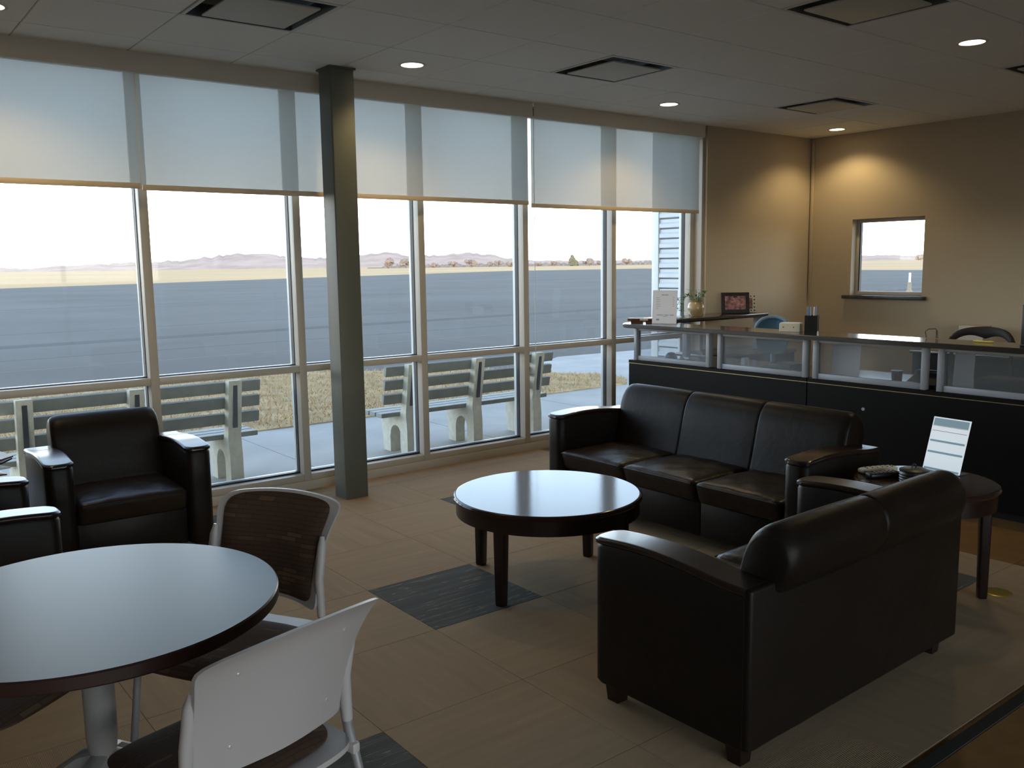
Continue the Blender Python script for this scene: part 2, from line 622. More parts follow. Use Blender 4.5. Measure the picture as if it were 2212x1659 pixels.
# ------------------------------------------------------------------ room constants
ZC = 2.86
YW = 5.82          # inner face of the window frames
YI = 5.70          # inner face of the wall beside the windows
XR = 8.494         # right wall
XJ = 6.81          # wall return at the right end of the windows
XL, YB = -3.2, -3.6
GZ = -0.05         # ground outside

# ------------------------------------------------------------------ floor
floor = struct(box('floor', XL, XR + 0.15, YB, YW + 0.02, -0.2, -0.006, VINYL))
TS = 0.61
GX0, GY0 = 2.0, 3.15
CX1, CY0 = 4.78, 1.30
dark_tiles = {(0, 0), (2, 2), (3, -2), (-2, -2), (-1, 3)}
tile_cache = {}


def flat_tile(name, x0, x1, y0, y1, z0, z1, m, parent, bev=0.0015):
    key = (round(x1 - x0, 4), round(y1 - y0, 4), round(z1 - z0, 4), m.name)
    if key not in tile_cache:
        bm = bmesh.new()
        sx, sy = (x1 - x0) / 2, (y1 - y0) / 2
        A = [bm.verts.new((sx * a, sy * b, z0 - z1)) for a, b in ((-1, -1), (1, -1), (1, 1), (-1, 1))]
        B = [bm.verts.new((sx * a, sy * b, -bev)) for a, b in ((-1, -1), (1, -1), (1, 1), (-1, 1))]
        D = [bm.verts.new(((sx - bev) * a, (sy - bev) * b, 0)) for a, b in ((-1, -1), (1, -1), (1, 1), (-1, 1))]
        for P, Q in ((A, B), (B, D)):
            for k in range(4):
                bm.faces.new((P[k], P[(k + 1) % 4], Q[(k + 1) % 4], Q[k]))
        bm.faces.new(D)
        bm.faces.new(A[::-1])
        bmesh.ops.recalc_face_normals(bm, faces=bm.faces)
        me = bpy.data.meshes.new(name)
        bm.to_mesh(me)
        bm.free()
        me.materials.append(m)
        tile_cache[key] = me
    o = bpy.data.objects.new(name, tile_cache[key])
    C.objects.link(o)
    o.parent = parent
    o.location = ((x0 + x1) / 2, (y0 + y1) / 2, z1)
    return o


for i in range(-5, 5):
    for j in range(-4, 5):
        x0, x1 = GX0 + i * TS, GX0 + (i + 1) * TS
        y0, y1 = GY0 + j * TS, GY0 + (j + 1) * TS
        x1, y0, y1 = min(x1, CX1), max(y0, CY0), min(y1, YW - 0.005)
        if x1 - x0 < 0.02 or y1 - y0 < 0.02:
            continue
        m = CARPET_D if (i, j) in dark_tiles else (CARPET_X if (i + j) % 2 else CARPET_Y)
        flat_tile('carpet_tile', x0 + 0.0004, x1 - 0.0004, y0 + 0.0004, y1 - 0.0004, -0.006, 0.0, m, floor)
# brown vinyl tiles beyond the carpet
for i in range(0, 3):
    for j in range(-4, 5):
        x0, x1 = CX1 + i * TS, CX1 + (i + 1) * TS
        y0, y1 = GY0 + j * TS, GY0 + (j + 1) * TS
        y0, y1 = max(y0, CY0), min(y1, YI)
        if y1 - y0 > 0.02:
            flat_tile('vinyl_tile', x0 + 0.0008, x1 - 0.0008, y0 + 0.0008, y1 - 0.0008, -0.006, -0.0005, VINYL, floor, 0.001)
for i in range(0, 7):
    for j in range(0, 3):
        x0, x1 = 1.39 + i * TS, 1.39 + (i + 1) * TS
        y1, y0 = CY0 - 0.045 - j * TS, CY0 - 0.045 - (j + 1) * TS
        flat_tile('vinyl_tile', x0 + 0.0008, x1 - 0.0008, y0 + 0.0008, y1 - 0.0008, -0.006, -0.0005, VINYL, floor, 0.001)
box('transition_strip', 0.2, 6.0, CY0 - 0.044, CY0 - 0.001, -0.006, 0.003, STRIP, floor, 0.001, 1)

# ------------------------------------------------------------------ ceiling
ceil = struct(box('ceiling', XL, XR + 0.15, YB, YW + 0.25, ZC + 0.125, ZC + 0.16, CEILB))
roof = struct(box('ceiling', XL - 0.2, XR + 0.3, YB - 0.2, YW + 0.26, ZC + 0.17, ZC + 0.35, CEILB), 'roof deck above the tiles')
PX = 0.615
diff_cells = {(0, 0), (4, 0), (0, -3), (-4, 0), (4, -3)}
CXL = [4.035 + k * PX for k in range(-9, 9)]
CYL = [4.14 + k * 0.61 for k in range(-7, 4)]
lamp_xy = [(3.151, 5.07), (5.631, 5.124), (8.10, 5.155), (5.586, 2.673), (0.78, 5.12)]
extra_lamps = []
# drop the slab over a diffuser cell by building the slab in cells would be heavy: diffusers are shallow pans


def cell_key(ix, iy):
    return (ix - 9, iy - 7)


from_lamps = {}
for (lx, ly) in lamp_xy + extra_lamps:
    for ix in range(len(CXL) - 1):
        for iy in range(len(CYL) - 1):
            if CXL[ix] <= lx < CXL[ix + 1] and CYL[iy] <= ly < min(CYL[iy + 1], YW):
                from_lamps[(ix, iy)] = (lx, ly)
for ix in range(len(CXL) - 1):
    for iy in range(len(CYL) - 1):
        x0, x1, y0, y1 = CXL[ix], CXL[ix + 1], CYL[iy], CYL[iy + 1]
        if cell_key(ix, iy) in diff_cells:
            continue
        x1 = min(x1, XR)
        y1 = min(y1, YI if x0 > XJ else YW)
        if x1 - x0 < 0.03 or y1 - y0 < 0.03:
            continue
        g = 0.0035
        if (ix, iy) in from_lamps:
            # a tile with a round hole for the downlight
            lx, ly = from_lamps[(ix, iy)]
            bm = bmesh.new()
            n = 32
            R = 0.080
            hole, rim = [], []
            X0, X1, Y0, Y1 = x0 + g - lx, x1 - g - lx, y0 + g - ly, y1 - g - ly
            angs = sorted([2 * PI * k / n for k in range(n)] + [math.atan2(b, a) % (2 * PI) for a in (X0, X1) for b in (Y0, Y1)])
            for a in angs:
                c_, s_ = math.cos(a), math.sin(a)
                t = min([v for v in ((X1 / c_ if c_ > 1e-9 else 1e9), (X0 / c_ if c_ < -1e-9 else 1e9), (Y1 / s_ if s_ > 1e-9 else 1e9), (Y0 / s_ if s_ < -1e-9 else 1e9))])
                hole.append((R * c_, R * s_))
                rim.append((t * c_, t * s_))
            rings = [[(x, y, 0.012) for x, y in hole], [(x, y, 0) for x, y in hole], [(x, y, 0) for x, y in rim], [(x, y, 0.012) for x, y in rim]]
            loft(bm, rings, False, False)
            o = fin('ceiling_tile', bm, CEIL, ceil, None, (lx, ly, ZC))
            continue
        o = flat_tile('ceiling_tile', x0 + g, x1 - g, y0 + g, y1 - g, -0.012, 0.0, CEIL, ceil, 0.003)
        o.rotation_euler = (PI, 0, 0)
        o.location.z = ZC


for x in CXL:
    if x < XR:
        box('grid_bar', x - 0.008, x + 0.008, CYL[0], YW + 0.02 if x < XJ else YI, ZC + 0.0045, ZC + 0.012, CEILB, ceil)
for y in CYL:
    if y < YW:
        box('grid_bar', CXL[0], XJ if y > YI else XR, y - 0.008, y + 0.008, ZC + 0.0045, ZC + 0.0115, CEILB, ceil)


def diffuser(ix, iy, label):
    cx, cy_ = 4.035 + (ix + 0.5) * PX, 4.14 + (iy + 0.5) * 0.61
    e = empty('ceiling_diffuser', (cx, cy_, ZC))
    tag(e, label, 'air diffuser', 'square air diffusers in the ceiling')
    bm = bmesh.new()
    h1, h0, h2 = 0.302, 0.285, 0.26
    # flange ring
    rings = [[(s * a, s * b, z) for a, b in ((-1, -1), (1, -1), (1, 1), (-1, 1))] for s, z in ((h1, 0.010), (h1, -0.003), (h0, -0.003), (h0, 0.010))]
    loft(bm, rings, False, False)
    fin('frame', bm, TRIM_M, e)
    bm = bmesh.new()
    rings = [[(s * a, s * b, z) for a, b in ((-1, -1), (1, -1), (1, 1), (-1, 1))] for s, z in ((h0, 0.0), (h2, 0.06), (0.2, 0.11))]
    loft(bm, rings, False, True)
    fin('pan', bm, METAL_D, e)
    bm = bmesh.new()
    bx(bm, -0.222, 0.222, -0.222, 0.222, -0.014, -0.004, 0.004, 2)
    fin('plaque', bm, PLAQUE, e, 35)
    return e


diffuser(0, 0, 'square air diffuser nearest the steel column, between two downlights')
diffuser(4, 0, 'square air diffuser farthest away, above the small window wall corner')
diffuser(0, -3, 'large-looking square air diffuser at the top right, cut by the picture edge')
diffuser(-4, 0, 'square air diffuser at the top left above the blinds')
diffuser(4, -3, 'square air diffuser cut by the right edge of the picture')

LAMP_LABELS = ['round recessed downlight beside the top of the steel column',
               'round recessed downlight above the right end of the blinds',
               'round recessed downlight in the far corner by the right wall',
               'round recessed downlight at the upper right, away from the windows',
               'round recessed downlight at the left picture edge above the blinds']


def downlight(x, y, label, watts):
    e = empty('downlight', (x, y, ZC))
    tag(e, label, 'ceiling light', 'round recessed downlights')
    bm = bmesh.new()
    lathe(bm, [(0.072, 0.006), (0.072, -0.004), (0.088, -0.004), (0.090, 0.0), (0.079, 0.006)], 40)
    fin('trim_ring', bm, TRIM_M, e, 40)
    bm = bmesh.new()
    lathe(bm, [(0.0755, 0.0), (0.0735, 0.03), (0.069, 0.075)], 40)
    fin('reflector', bm, REFL, e, 40)
    bm = bmesh.new()
    lathe(bm, [(0.0, 0.002), (0.045, 0.003), (0.066, 0.007), (0.071, 0.012), (0.066, 0.06), (0.0, 0.066)], 40)
    fin('lamp', bm, LAMP_E, e, 40)
    ld = bpy.data.lights.new('downlight_beam', 'SPOT')
    ld.energy = watts
    ld.color = LAMP_COL
    ld.spot_size = math.radians(134)
    ld.spot_blend = 0.55
    ld.shadow_soft_size = 0.05
    lo = bpy.data.objects.new('downlight_beam', ld)
    C.objects.link(lo)
    lo.parent = e
    lo.location = (0, 0, -0.012)
    return e


for (x, y), l in zip(lamp_xy, LAMP_LABELS):
    downlight(x, y, l, LAMP_W)
for (x, y), l in zip(extra_lamps, ()):
    downlight(x, y, l, LAMP_W)

# ------------------------------------------------------------------ walls
struct(box('wall_left', XL - 0.15, XL, YB, YW + 0.2, -0.2, ZC + 0.17, WALL))
# back wall behind the camera with the glazed entrance side
BX0, BX1, BZ1 = -2.9, 4.6, 2.6
bm = bmesh.new()
for (x0, x1, z0, z1) in ((XL - 0.15, BX0, -0.2, ZC + 0.17), (BX1, XR + 0.15, -0.2, ZC + 0.17), (BX0, BX1, BZ1, ZC + 0.17), (BX0, BX1, -0.2, 0.0)):
    bx(bm, x0, x1, YB - 0.15, YB, z0, z1)
struct(fin('wall_back', bm, WALL))
# wall beside the curtain wall
struct(box('wall_front', XJ, XR, YI, YW + 0.2, -0.2, ZC + 0.17, WALL))
# strip above and left of the glazing
wf = struct(box('wall_front', XL, XJ, YW + 0.02, YW + 0.2, 2.80, ZC + 0.17, WALL), 'narrow wall strip above the glazing')
# right wall with a window opening
WY0, WY1, WZ0, WZ1 = 4.425, 5.19, 1.215, 1.992
bm = bmesh.new()
TH = 0.15
for (y0, y1, z0, z1) in ((YB, WY0, -0.2, ZC + 0.17), (WY1, YW + 0.2, -0.2, ZC + 0.17), (WY0, WY1, -0.2, WZ0), (WY0, WY1, WZ1, ZC + 0.17)):
    bx(bm, XR, XR + TH, y0, y1, z0, z1)
bmesh.ops.remove_doubles(bm, verts=bm.verts, dist=0.0005)
wr = struct(fin('wall_right', bm, WALL))
struct(box('baseboard_right', XR - 0.012, XR - 0.001, -1.0, YI - 0.013, 0.0, 0.10, STRIP, None, 0.002, 1))
struct(box('baseboard_front', XJ, XR, YI - 0.012, YI - 0.001, 0.0, 0.10, STRIP, None, 0.002, 1))
# small window
w2 = struct(empty('window_2', (XR, (WY0 + WY1) / 2, WZ0)), 'small square window in the right wall')


def wchild(name, x0, x1, y0, y1, z0, z1, m, par, bev=0.0):
    o = box(name, x0, x1, y0, y1, z0, z1, m, None, bev)
    o.parent = par
    o.matrix_parent_inverse = Matrix.Translation(-Vector(par.location))
    return o


fx0, fx1 = XR + 0.085, XR + 0.135
wchild('frame_side', fx0, fx1, WY1 - 0.035, WY1, WZ0, WZ1, FRAME, w2, 0.003)
wchild('frame_side', fx0, fx1, WY0, WY0 + 0.035, WZ0, WZ1, FRAME, w2, 0.003)
wchild('frame_head', fx0, fx1, WY0 + 0.035, WY1 - 0.035, WZ1 - 0.035, WZ1, FRAME, w2, 0.003)
wchild('frame_bottom', fx0, fx1, WY0 + 0.035, WY1 - 0.035, WZ0, WZ0 + 0.04, FRAME, w2, 0.003)
wchild('gasket', fx0 + 0.005, fx1 - 0.01, WY1 - 0.047, WY1 - 0.035, WZ0 + 0.04, WZ1 - 0.035, GASKET, w2)
wchild('gasket', fx0 + 0.005, fx1 - 0.01, WY0 + 0.035, WY0 + 0.045, WZ0 + 0.04, WZ1 - 0.035, GASKET, w2)
wchild('pane', fx0 + 0.020, fx0 + 0.026, WY0 + 0.036, WY1 - 0.036, WZ0 + 0.04, WZ1 - 0.035, GLASS, w2)
wchild('window_sill', XR - 0.055, XR + 0.09, WY0 - 0.05, WY1 + 0.065, WZ0 - 0.034, WZ0 + 0.001, SILL, w2, 0.004)
w3 = struct(empty('window_3', ((BX0 + BX1) / 2, YB, 0)), 'glazed entrance side behind the camera')
nb = 5
for k in range(nb + 1):
    x = BX0 + 0.03 + (BX1 - BX0 - 0.06) * k / nb
    wchild('mullion', x - 0.028, x + 0.028, YB - 0.10, YB - 0.01, 0.0, BZ1, FRAME, w3, 0.003)
for k in range(nb):
    x0 = BX0 + 0.06 + (BX1 - BX0 - 0.06) * k / nb
    x1 = BX0 + (BX1 - BX0 - 0.06) * (k + 1) / nb
    wchild('rail', x0, x1, YB - 0.10, YB - 0.01, 0.0, 0.10, FRAME, w3, 0.003)
    wchild('rail', x0, x1, YB - 0.10, YB - 0.01, BZ1 - 0.06, BZ1, FRAME, w3, 0.003)
    wchild('pane', x0, x1, YB - 0.06, YB - 0.054, 0.10, BZ1 - 0.06, GLASS_T, w3)
# conduit in the far corner
bm = bmesh.new()
bx(bm, XR - 0.022, XR - 0.001, YI - 0.05, YI - 0.018, 1.2, 2.82, 0.004, 2)
tag(fin('wall_conduit', bm, WALL, None, 35), 'slim painted conduit running up the far room corner', 'conduit')

# ------------------------------------------------------------------ curtain wall
w1 = struct(empty('window_1', (2.6, YW, 0)), 'storefront glazing along the runway side')


def w1c(name, x0, x1, y0, y1, z0, z1, m, bev=0.0):
    return wchild(name, x0, x1, y0, y1, z0, z1, m, w1, bev)


MX = [0.615, 1.642, 2.652, 3.660, 4.675, 5.693, 6.745]
HW = 0.0275
ZT0, ZT1 = 0.847, 0.893        # transom
ZS1 = 0.110                   # top of the base frame
ZH = 2.80
YG = YW + 0.085                # glass plane
for i, x in enumerate(MX):
    w1c('mullion', x - HW, x + HW, YW, YG - 0.012, ZS1 - 0.0455, ZH, FRAME, 0.003)
    w1c('gasket', x - HW - 0.004, x + HW + 0.004, YG - 0.012, YG + 0.024, ZS1, ZH, GASKET)
    w1c('mullion_cap', x - HW - 0.006, x + HW + 0.006, YG + 0.024, YG + 0.055, ZS1 - 0.03, ZH, FRAME_OUT, 0.003)
for a, b in zip(MX, MX[1:]):
    x0, x1 = a + HW, b - HW
    w1c('transom', x0, x1, YW + 0.002, YG - 0.012, ZT0, ZT1, FRAME, 0.003)
    w1c('transom_gasket', x0, x1, YG - 0.012, YG + 0.024, ZT0 - 0.004, ZT1 + 0.006, GASKET)
    w1c('transom_cap', x0, x1, YG + 0.024, YG + 0.055, ZT0 - 0.005, ZT1 + 0.005, FRAME_OUT, 0.003)
    w1c('bottom_rail', x0, x1, YW + 0.002, YG - 0.010, ZS1 - 0.045, ZS1, FRAME, 0.003)
    w1c('bottom_gasket', x0, x1, YG - 0.012, YG + 0.024, ZS1 - 0.02, ZS1 + 0.012, GASKET)
    w1c('bottom_cap', x0, x1, YG + 0.024, YG + 0.055, ZS1 - 0.05, ZS1 + 0.012, FRAME_OUT, 0.003)
    w1c('pane', x0 - 0.004, x1 + 0.004, YG, YG + 0.006, ZT1 + 0.004, ZH, GLASS)
    w1c('pane', x0 - 0.004, x1 + 0.004, YG, YG + 0.006, ZS1 + 0.006, ZT0 - 0.003, GLASS)
w1c('sill_plate', 0.588, XJ, YW - 0.006, YG + 0.05, -0.03, ZS1 - 0.046, FRAME, 0.004)
w1c('end_jamb', 6.7745, XJ, YI + 0.03, YG + 0.05, ZS1 - 0.046, ZH, FRAME, 0.003)
# solid wall left of the glazing, out of the picture
struct(box('wall_front', XL, 0.587, YW, YW + 0.2, -0.2, 2.80, WALL), 'solid wall left of the glazing')

# ------------------------------------------------------------------ roller blinds
YBL = YW - 0.085


def blind(x0, x1, zb, label, chain=None, end=False):
    e = empty('roller_blind', ((x0 + x1) / 2, YBL, ZC - 0.03))
    tag(e, label, 'blind', 'screen roller blinds half lowered over the glazing')

    def add(o):
        o.parent = e
        o.matrix_parent_inverse = Matrix.Translation(-Vector(e.location))
        return o
    bm = bmesh.new()
    nx = 12
    vv = []
    for iz, z in enumerate((zb + 0.012, (zb + ZC) / 2, ZC - 0.07)):
        vv.append([bm.verts.new((x0 + (x1 - x0) * k / nx, YBL + (0.002 * math.sin(k * 1.7) if iz == 1 else 0), z)) for k in range(nx + 1)])
    for a, b in zip(vv, vv[1:]):
        for k in range(nx):
            bm.faces.new((a[k], a[k + 1], b[k + 1], b[k]))
    add(fin('fabric', bm, BLIND, None, 60))
    add(box('hem_bar', x0, x1, YBL - 0.006, YBL + 0.006, zb - 0.004, zb + 0.030, HEM, None, 0.004))
    bm = bmesh.new()
    fx_0, fx_1 = x0 - (0.004 if not end else 0.0), x1 + 0.004
    poly = [(YBL - 0.055, ZC - 0.004), (YBL - 0.060, ZC - 0.10), (YBL - 0.056, ZC - 0.118), (YBL - 0.045, ZC - 0.118), (YBL - 0.049, ZC - 0.004)]
    prism(bm, poly, 'x', fx_0, fx_1)
    add(fin('fascia', bm, FASCIA))
    bm = bmesh.new()
    tube(bm, [(x0 + 0.01, YBL + 0.002, ZC - 0.062), (x1 - 0.01, YBL + 0.002, ZC - 0.062)], 0.030, 14)
    add(fin('roller_tube', bm, BLIND, None, 50))
    if end:
        add(box('end_cap', x1 + 0.004, x1 + 0.010, YBL - 0.060, YBL + 0.075, ZC - 0.118, ZC - 0.004, FASCIA))
    if chain is not None:
        bm = bmesh.new()
        tube(bm, [(chain, YBL - 0.02, ZC - 0.1), (chain, YBL - 0.02, 1.2), (chain + 0.002, YBL - 0.018, 0.32), (chain + 0.012, YBL - 0.008, 0.29), (chain + 0.016, YBL + 0.0, 0.32), (chain + 0.016, YBL + 0.005, ZC - 0.1)], 0.0016, 6)
        add(fin('pull_chain', bm, TRIM_M, None, 60))
    return e


blind(0.62, 1.612, 2.070, 'leftmost screen roller blind, left of the first mullion')
blind(1.620, 4.640, 2.062, 'wide screen roller blind passing behind the steel column')
blind(4.668, 6.735, 2.042, 'right-hand screen roller blind ending at the room wall', chain=4.685, end=True)

# ------------------------------------------------------------------ steel column
e = empty('steel_column', (2.805, 5.455, 0))
tag(e, 'square olive-grey steel column standing before the windows', 'column')
bm = bmesh.new()
hw = 0.086
loft(bm, [[(x, y, z) for x, y in rounded_rect(-hw, hw, -hw, hw, 0.012, 3)] for z in (0.0, ZC - 0.004)])
fin('shaft', bm, STEEL, e, 40)
bm = bmesh.new()
loft(bm, [[(x, y, z) for x, y in rounded_rect(-hw - 0.012, hw + 0.012, -hw - 0.012, hw + 0.012, 0.01, 2)] for z in (ZC - 0.012, ZC - 0.001)])
fin('ceiling_collar', bm, STEEL, e, 40)

# ------------------------------------------------------------------ leather seating
ARM_W, SEAT_W = 0.135, 0.556
ARM_H = 0.588


def arm_top(y):
    t = max(0.0, min(1.0, y / 0.66))
    return ARM_H + 0.020 * math.sin(PI * min(1, t * 1.15 + 0.02)) - 0.012 * t


def make_sofa(name, n, label, cat, loc, rz, group=None, ext=0.0):
    e = empty(name, loc, rz)
    tag(e, label, cat, group)
    W = n * SEAT_W + 2 * ARM_W
    xi = W / 2 - ARM_W
    # front rail / skirt
    bm = bmesh.new()
    for k in range(n if n > 1 else 1):
        a = -xi + k * SEAT_W * (1 if n > 1 else 1)
        b = a + (SEAT_W if n > 1 else 2 * xi)
        bx(bm, a + 0.001, b - 0.001, 0.055, 0.62, 0.075, 0.275, 0.006, 2)
    fin('skirt', bm, LEATHER, e, 35)
    # arms
    for s in (-1, 1):
        def outline(off, wid):
            xo, xin = s * (W / 2 + off), s * (W / 2 - wid - off)
            x0, x1 = min(xo, xin), max(xo, xin)
            pts = rounded_rect(x0, x1, 0.0 - off, 0.655, 0.045, 6, (0, 0, 1, 1))
            # split long sides so that the curved top has enough points
            out = []
            for (p, q) in zip(pts, pts[1:] + pts[:1]):
                out.append(p)
                if abs(p[1] - q[1]) > 0.1:
                    for j in range(1, 10):
                        t = j / 10
                        out.append((p[0] + (q[0] - p[0]) * t, p[1] + (q[1] - p[1]) * t))
            return out
        bm = bmesh.new()
        o0 = outline(0.0, ARM_W)
        o1 = outline(-0.006, ARM_W)
        loft(bm, [[(x, y, 0.075) for x, y in o1], [(x, y, 0.085) for x, y in o0]] + [[(x, y, 0.085 + (arm_top(y) - 0.012 - 0.085) * t) for x, y in o0] for t in (0.35, 0.7, 1.0)] + [[(x, y, arm_top(y)) for x, y in o1]], True, False)
        arm = fin('arm', bm, LEATHER, e, 40)
        # polished wooden cap
        bm = bmesh.new()
        oc = outline(0.004, ARM_W)
        oi = outline(-0.004, ARM_W)
        rr = [[(x, y, arm_top(y) - 0.001) for x, y in oi], [(x, y, arm_top(y) + 0.006) for x, y in oc], [(x, y, arm_top(y) + 0.018) for x, y in oc], [(x, y, arm_top(y) + 0.025) for x, y in oi]]
        vr = [[bm.verts.new(p) for p in r] for r in rr]
        m_ = len(oc)
        for a, b in zip(vr, vr[1:]):
            for k in range(m_):
                bm.faces.new((a[k], a[(k + 1) % m_], b[(k + 1) % m_], b[k]))
        # top surface as strips between matching y on both sides
        for off_ in (-0.0065, -0.014):
            oq = outline(off_, ARM_W)
            nr = [bm.verts.new((x, y, arm_top(y) + 0.0255)) for x, y in oq]
            for k in range(m_):
                bm.faces.new((vr[-1][k], vr[-1][(k + 1) % m_], nr[(k + 1) % m_], nr[k]))
            vr.append(nr)
        top = vr[-1]
        ft = bm.faces.new(top)
        bmesh.ops.triangulate(bm, faces=[ft])
        fb = bm.faces.new(vr[0][::-1])
        fin('arm_cap', bm, DWOOD, arm, 50)
    # rear panel
    bm = bmesh.new()
    bx(bm, -W / 2 + 0.004, W / 2 - 0.004, 0.615, 0.678, 0.075, 0.60, 0.012, 3)
    fin('rear_panel', bm, LEATHER, e, 35)
    # seat cushions
    for k in range(n):
        a = -xi + k * SEAT_W
        bm = bmesh.new()
        rs = random.random() * 6

        def warp(p, u, v, a=a, rs=rs):
            fz = (p.z - 0.26) / 0.14
            q = p.copy()
            if v < 0:
                q.y += (1 - fz) * 0.045 * min(1, -v * 1.6)
            if fz > 0.6:
                q.z += 0.004 * math.sin(9 * u + rs) * math.sin(7 * v + rs * 2) * (1 - u ** 4) * (1 - v ** 4)
                q.z -= 0.010 * math.exp(-((u - 0.1) ** 2 + (v - 0.1) ** 2) / 0.25)
            return q
        rbox(bm, a + 0.002, a + SEAT_W - 0.002, -0.012, 0.53, 0.265, 0.392, 0.026, (18, 16, 6), 0.028, warp)
        cu = fin('seat_cushion', bm, LEATHER_S, e, 60)
        bm = bmesh.new()
        tube(bm, [(a + 0.02, -0.008, 0.378), (a + SEAT_W / 2, -0.011, 0.380), (a + SEAT_W - 0.02, -0.008, 0.378)], 0.0035, 6)
        fin('piping', bm, LEATHER, cu, 60)
    # back cushions with the rolled top
    prof = [(0.47, 0.34), (0.495, 0.46), (0.525, 0.58), (0.552, 0.68), (0.585, 0.738), (0.632, 0.768), (0.682, 0.762), (0.722, 0.725), (0.736, 0.668), (0.722, 0.610), (0.690, 0.570), (0.64, 0.50), (0.60, 0.36)]
    loopp = smooth_loop(prof, 3)
    cyz = sum((Vector(q) for q in loopp), Vector((0, 0))) / len(loopp)
    for k in range(n):
        a, b = -xi + k * SEAT_W, -xi + (k + 1) * SEAT_W
        if k == 0:
            a = -xi - 0.010 - ext
        if k == n - 1:
            b = xi + 0.010
        ea = 0.055 if k == 0 else 0.016
        eb = 0.055 if k == n - 1 else 0.016
        sa = 0.80 if k == 0 else 0.94
        sb = 0.80 if k == n - 1 else 0.94
        st = [(a, sa), (a + ea * 0.12, sa + (1 - sa) * 0.45), (a + ea * 0.4, sa + (1 - sa) * 0.82), (a + ea, 1.0)]
        st += [(a + ea + (b - eb - a - ea) * t, 1.0 + 0.012 * math.sin(PI * t)) for t in (0.2, 0.4, 0.6, 0.8)]
        st += [(b - eb, 1.0), (b - eb * 0.4, sb + (1 - sb) * 0.82), (b - eb * 0.12, sb + (1 - sb) * 0.45), (b, sb)]
        bm = bmesh.new()
        loft(bm, [[(x, cyz.x + (q[0] - cyz.x) * s_, cyz.y + (q[1] - cyz.y) * s_) for q in loopp] for x, s_ in st])
        fin('back_cushion', bm, LEATHER, e, 50)
    # feet
    for sx in (-1, 1):
        for yy in (0.065, 0.60):
            bm = bmesh.new()
            cx = sx * (W / 2 - 0.065)
            loft(bm, [[(cx + h * a, yy + h * b, z) for a, b in ((-1, -1), (1, -1), (1, 1), (-1, 1))] for h, z in ((0.025, 0.0), (0.032, 0.078))])
            fin('leg', bm, DWOOD, e)
    return e


make_sofa('sofa', 3, 'three-seat dark brown leather sofa in front of the reception desk', 'sofa', (3.672, 3.41, 0), -PI / 2)
make_sofa('loveseat', 2, 'dark leather loveseat with rolled back turned toward the camera', 'sofa', (2.795, 2.275, 0), PI + math.radians(1.2), None, 0.045)
make_sofa('armchair', 1, 'dark leather armchair facing the room in front of the glazing', 'armchair', (1.222, 4.835, 0), math.radians(-1.5), 'dark leather armchairs')
make_sofa('armchair', 1, 'dark leather armchair cut by the left picture edge, arms only', 'armchair', (0.695, 4.29, 0), PI / 2, 'dark leather armchairs')

# ------------------------------------------------------------------ coffee table and end table


def round_table(name, loc, r, h, apron, leg_r, leg_ang, lt, lb, label, cat='table'):
    e = empty(name, loc)
    tag(e, label, cat)
    bm = bmesh.new()
    lathe(bm, [(0, h - 0.026), (r - 0.018, h - 0.026), (r - 0.006, h - 0.024), (r, h - 0.017), (r, h - 0.011), (r - 0.005, h - 0.003), (r - 0.014, h), (r - 0.0175, h), (r - 0.03, h), (0, h)], 96)
    fin('tabletop', bm, TABLETOP, e, 30)
    bm = bmesh.new()
    ra = r - 0.014
    lathe(bm, [(ra, h - 0.027), (ra, h - apron), (ra - 0.022, h - apron), (ra - 0.022, h - 0.027)], 96)
    fin('apron', bm, DWOOD, e, 30)
    for k in range(4):
        a = leg_ang + k * PI / 2
        bm = bmesh.new()
        c0 = Vector((math.cos(a), math.sin(a), 0))
        s0 = Vector((-math.sin(a), math.cos(a), 0))
        rings = []
        for (hh, z, rr) in ((lb, 0.0, leg_r + 0.002), (lb + 0.002, 0.01, leg_r + 0.002), (lt, h - 0.03, leg_r - 0.004)):
            cpos = c0 * rr
            rings.append([tuple(cpos + c0 * x + s0 * y + Vector((0, 0, z))) for x, y in rounded_rect(-hh, hh, -hh, hh, hh * 0.35, 3)])
        loft(bm, rings)
        fin('leg', bm, DWOOD, e, 40)
    return e


round_table('coffee_table', (2.787, 3.320, 0), 0.472, 0.455, 0.095, 0.415, math.atan2(3.179 - 3.32, 2.361 - 2.787), 0.030, 0.021, 'round dark wood coffee table with a mirror-bright top')
round_table('end_table', (3.985, 2.015, 0), 0.315, 0.560, 0.10, 0.275, -PI / 4, 0.026, 0.018, 'round dark end table in the corner between the sofas', 'side table')
round_table('corner_table', (0.33, 5.22, 0), 0.30, 0.545, 0.10, 0.255, PI / 4, 0.026, 0.018, 'dark corner table behind the cut-off armchair, nearly hidden', 'side table')

# magazines on the corner table
for k in range(4):
    bm = bmesh.new()
    prof = [(-0.14 + 0.28 * t, 0.006 * math.sin(PI * t) + (0.016 * (t - 0.75) / 0.25 if t > 0.75 and k > 1 else 0)) for t in [i / 10 for i in range(11)]]
    ring = [(x, z) for x, z in prof] + [(x, z + 0.008) for x, z in prof[::-1]]
    prism(bm, ring, 'y', -0.105, 0.105)
    o = fin('magazine', bm, (PHOTO_B, WHITE, BLACK, BROWNW)[k], None, 30, (0.52 + 0.012 * k, 5.17 + 0.01 * (k % 2), 0.547 + 0.024 * k))
    o.rotation_euler = (0, 0, 0.2 + 0.25 * (k % 3))
    tag(o, ('bottom magazine of the small pile at the left picture edge', 'second magazine from the bottom of the left-edge pile', 'third magazine of the left-edge pile, black cover', 'top magazine with a curled cover on the left-edge pile')[k], 'magazine', 'magazines on the corner table')

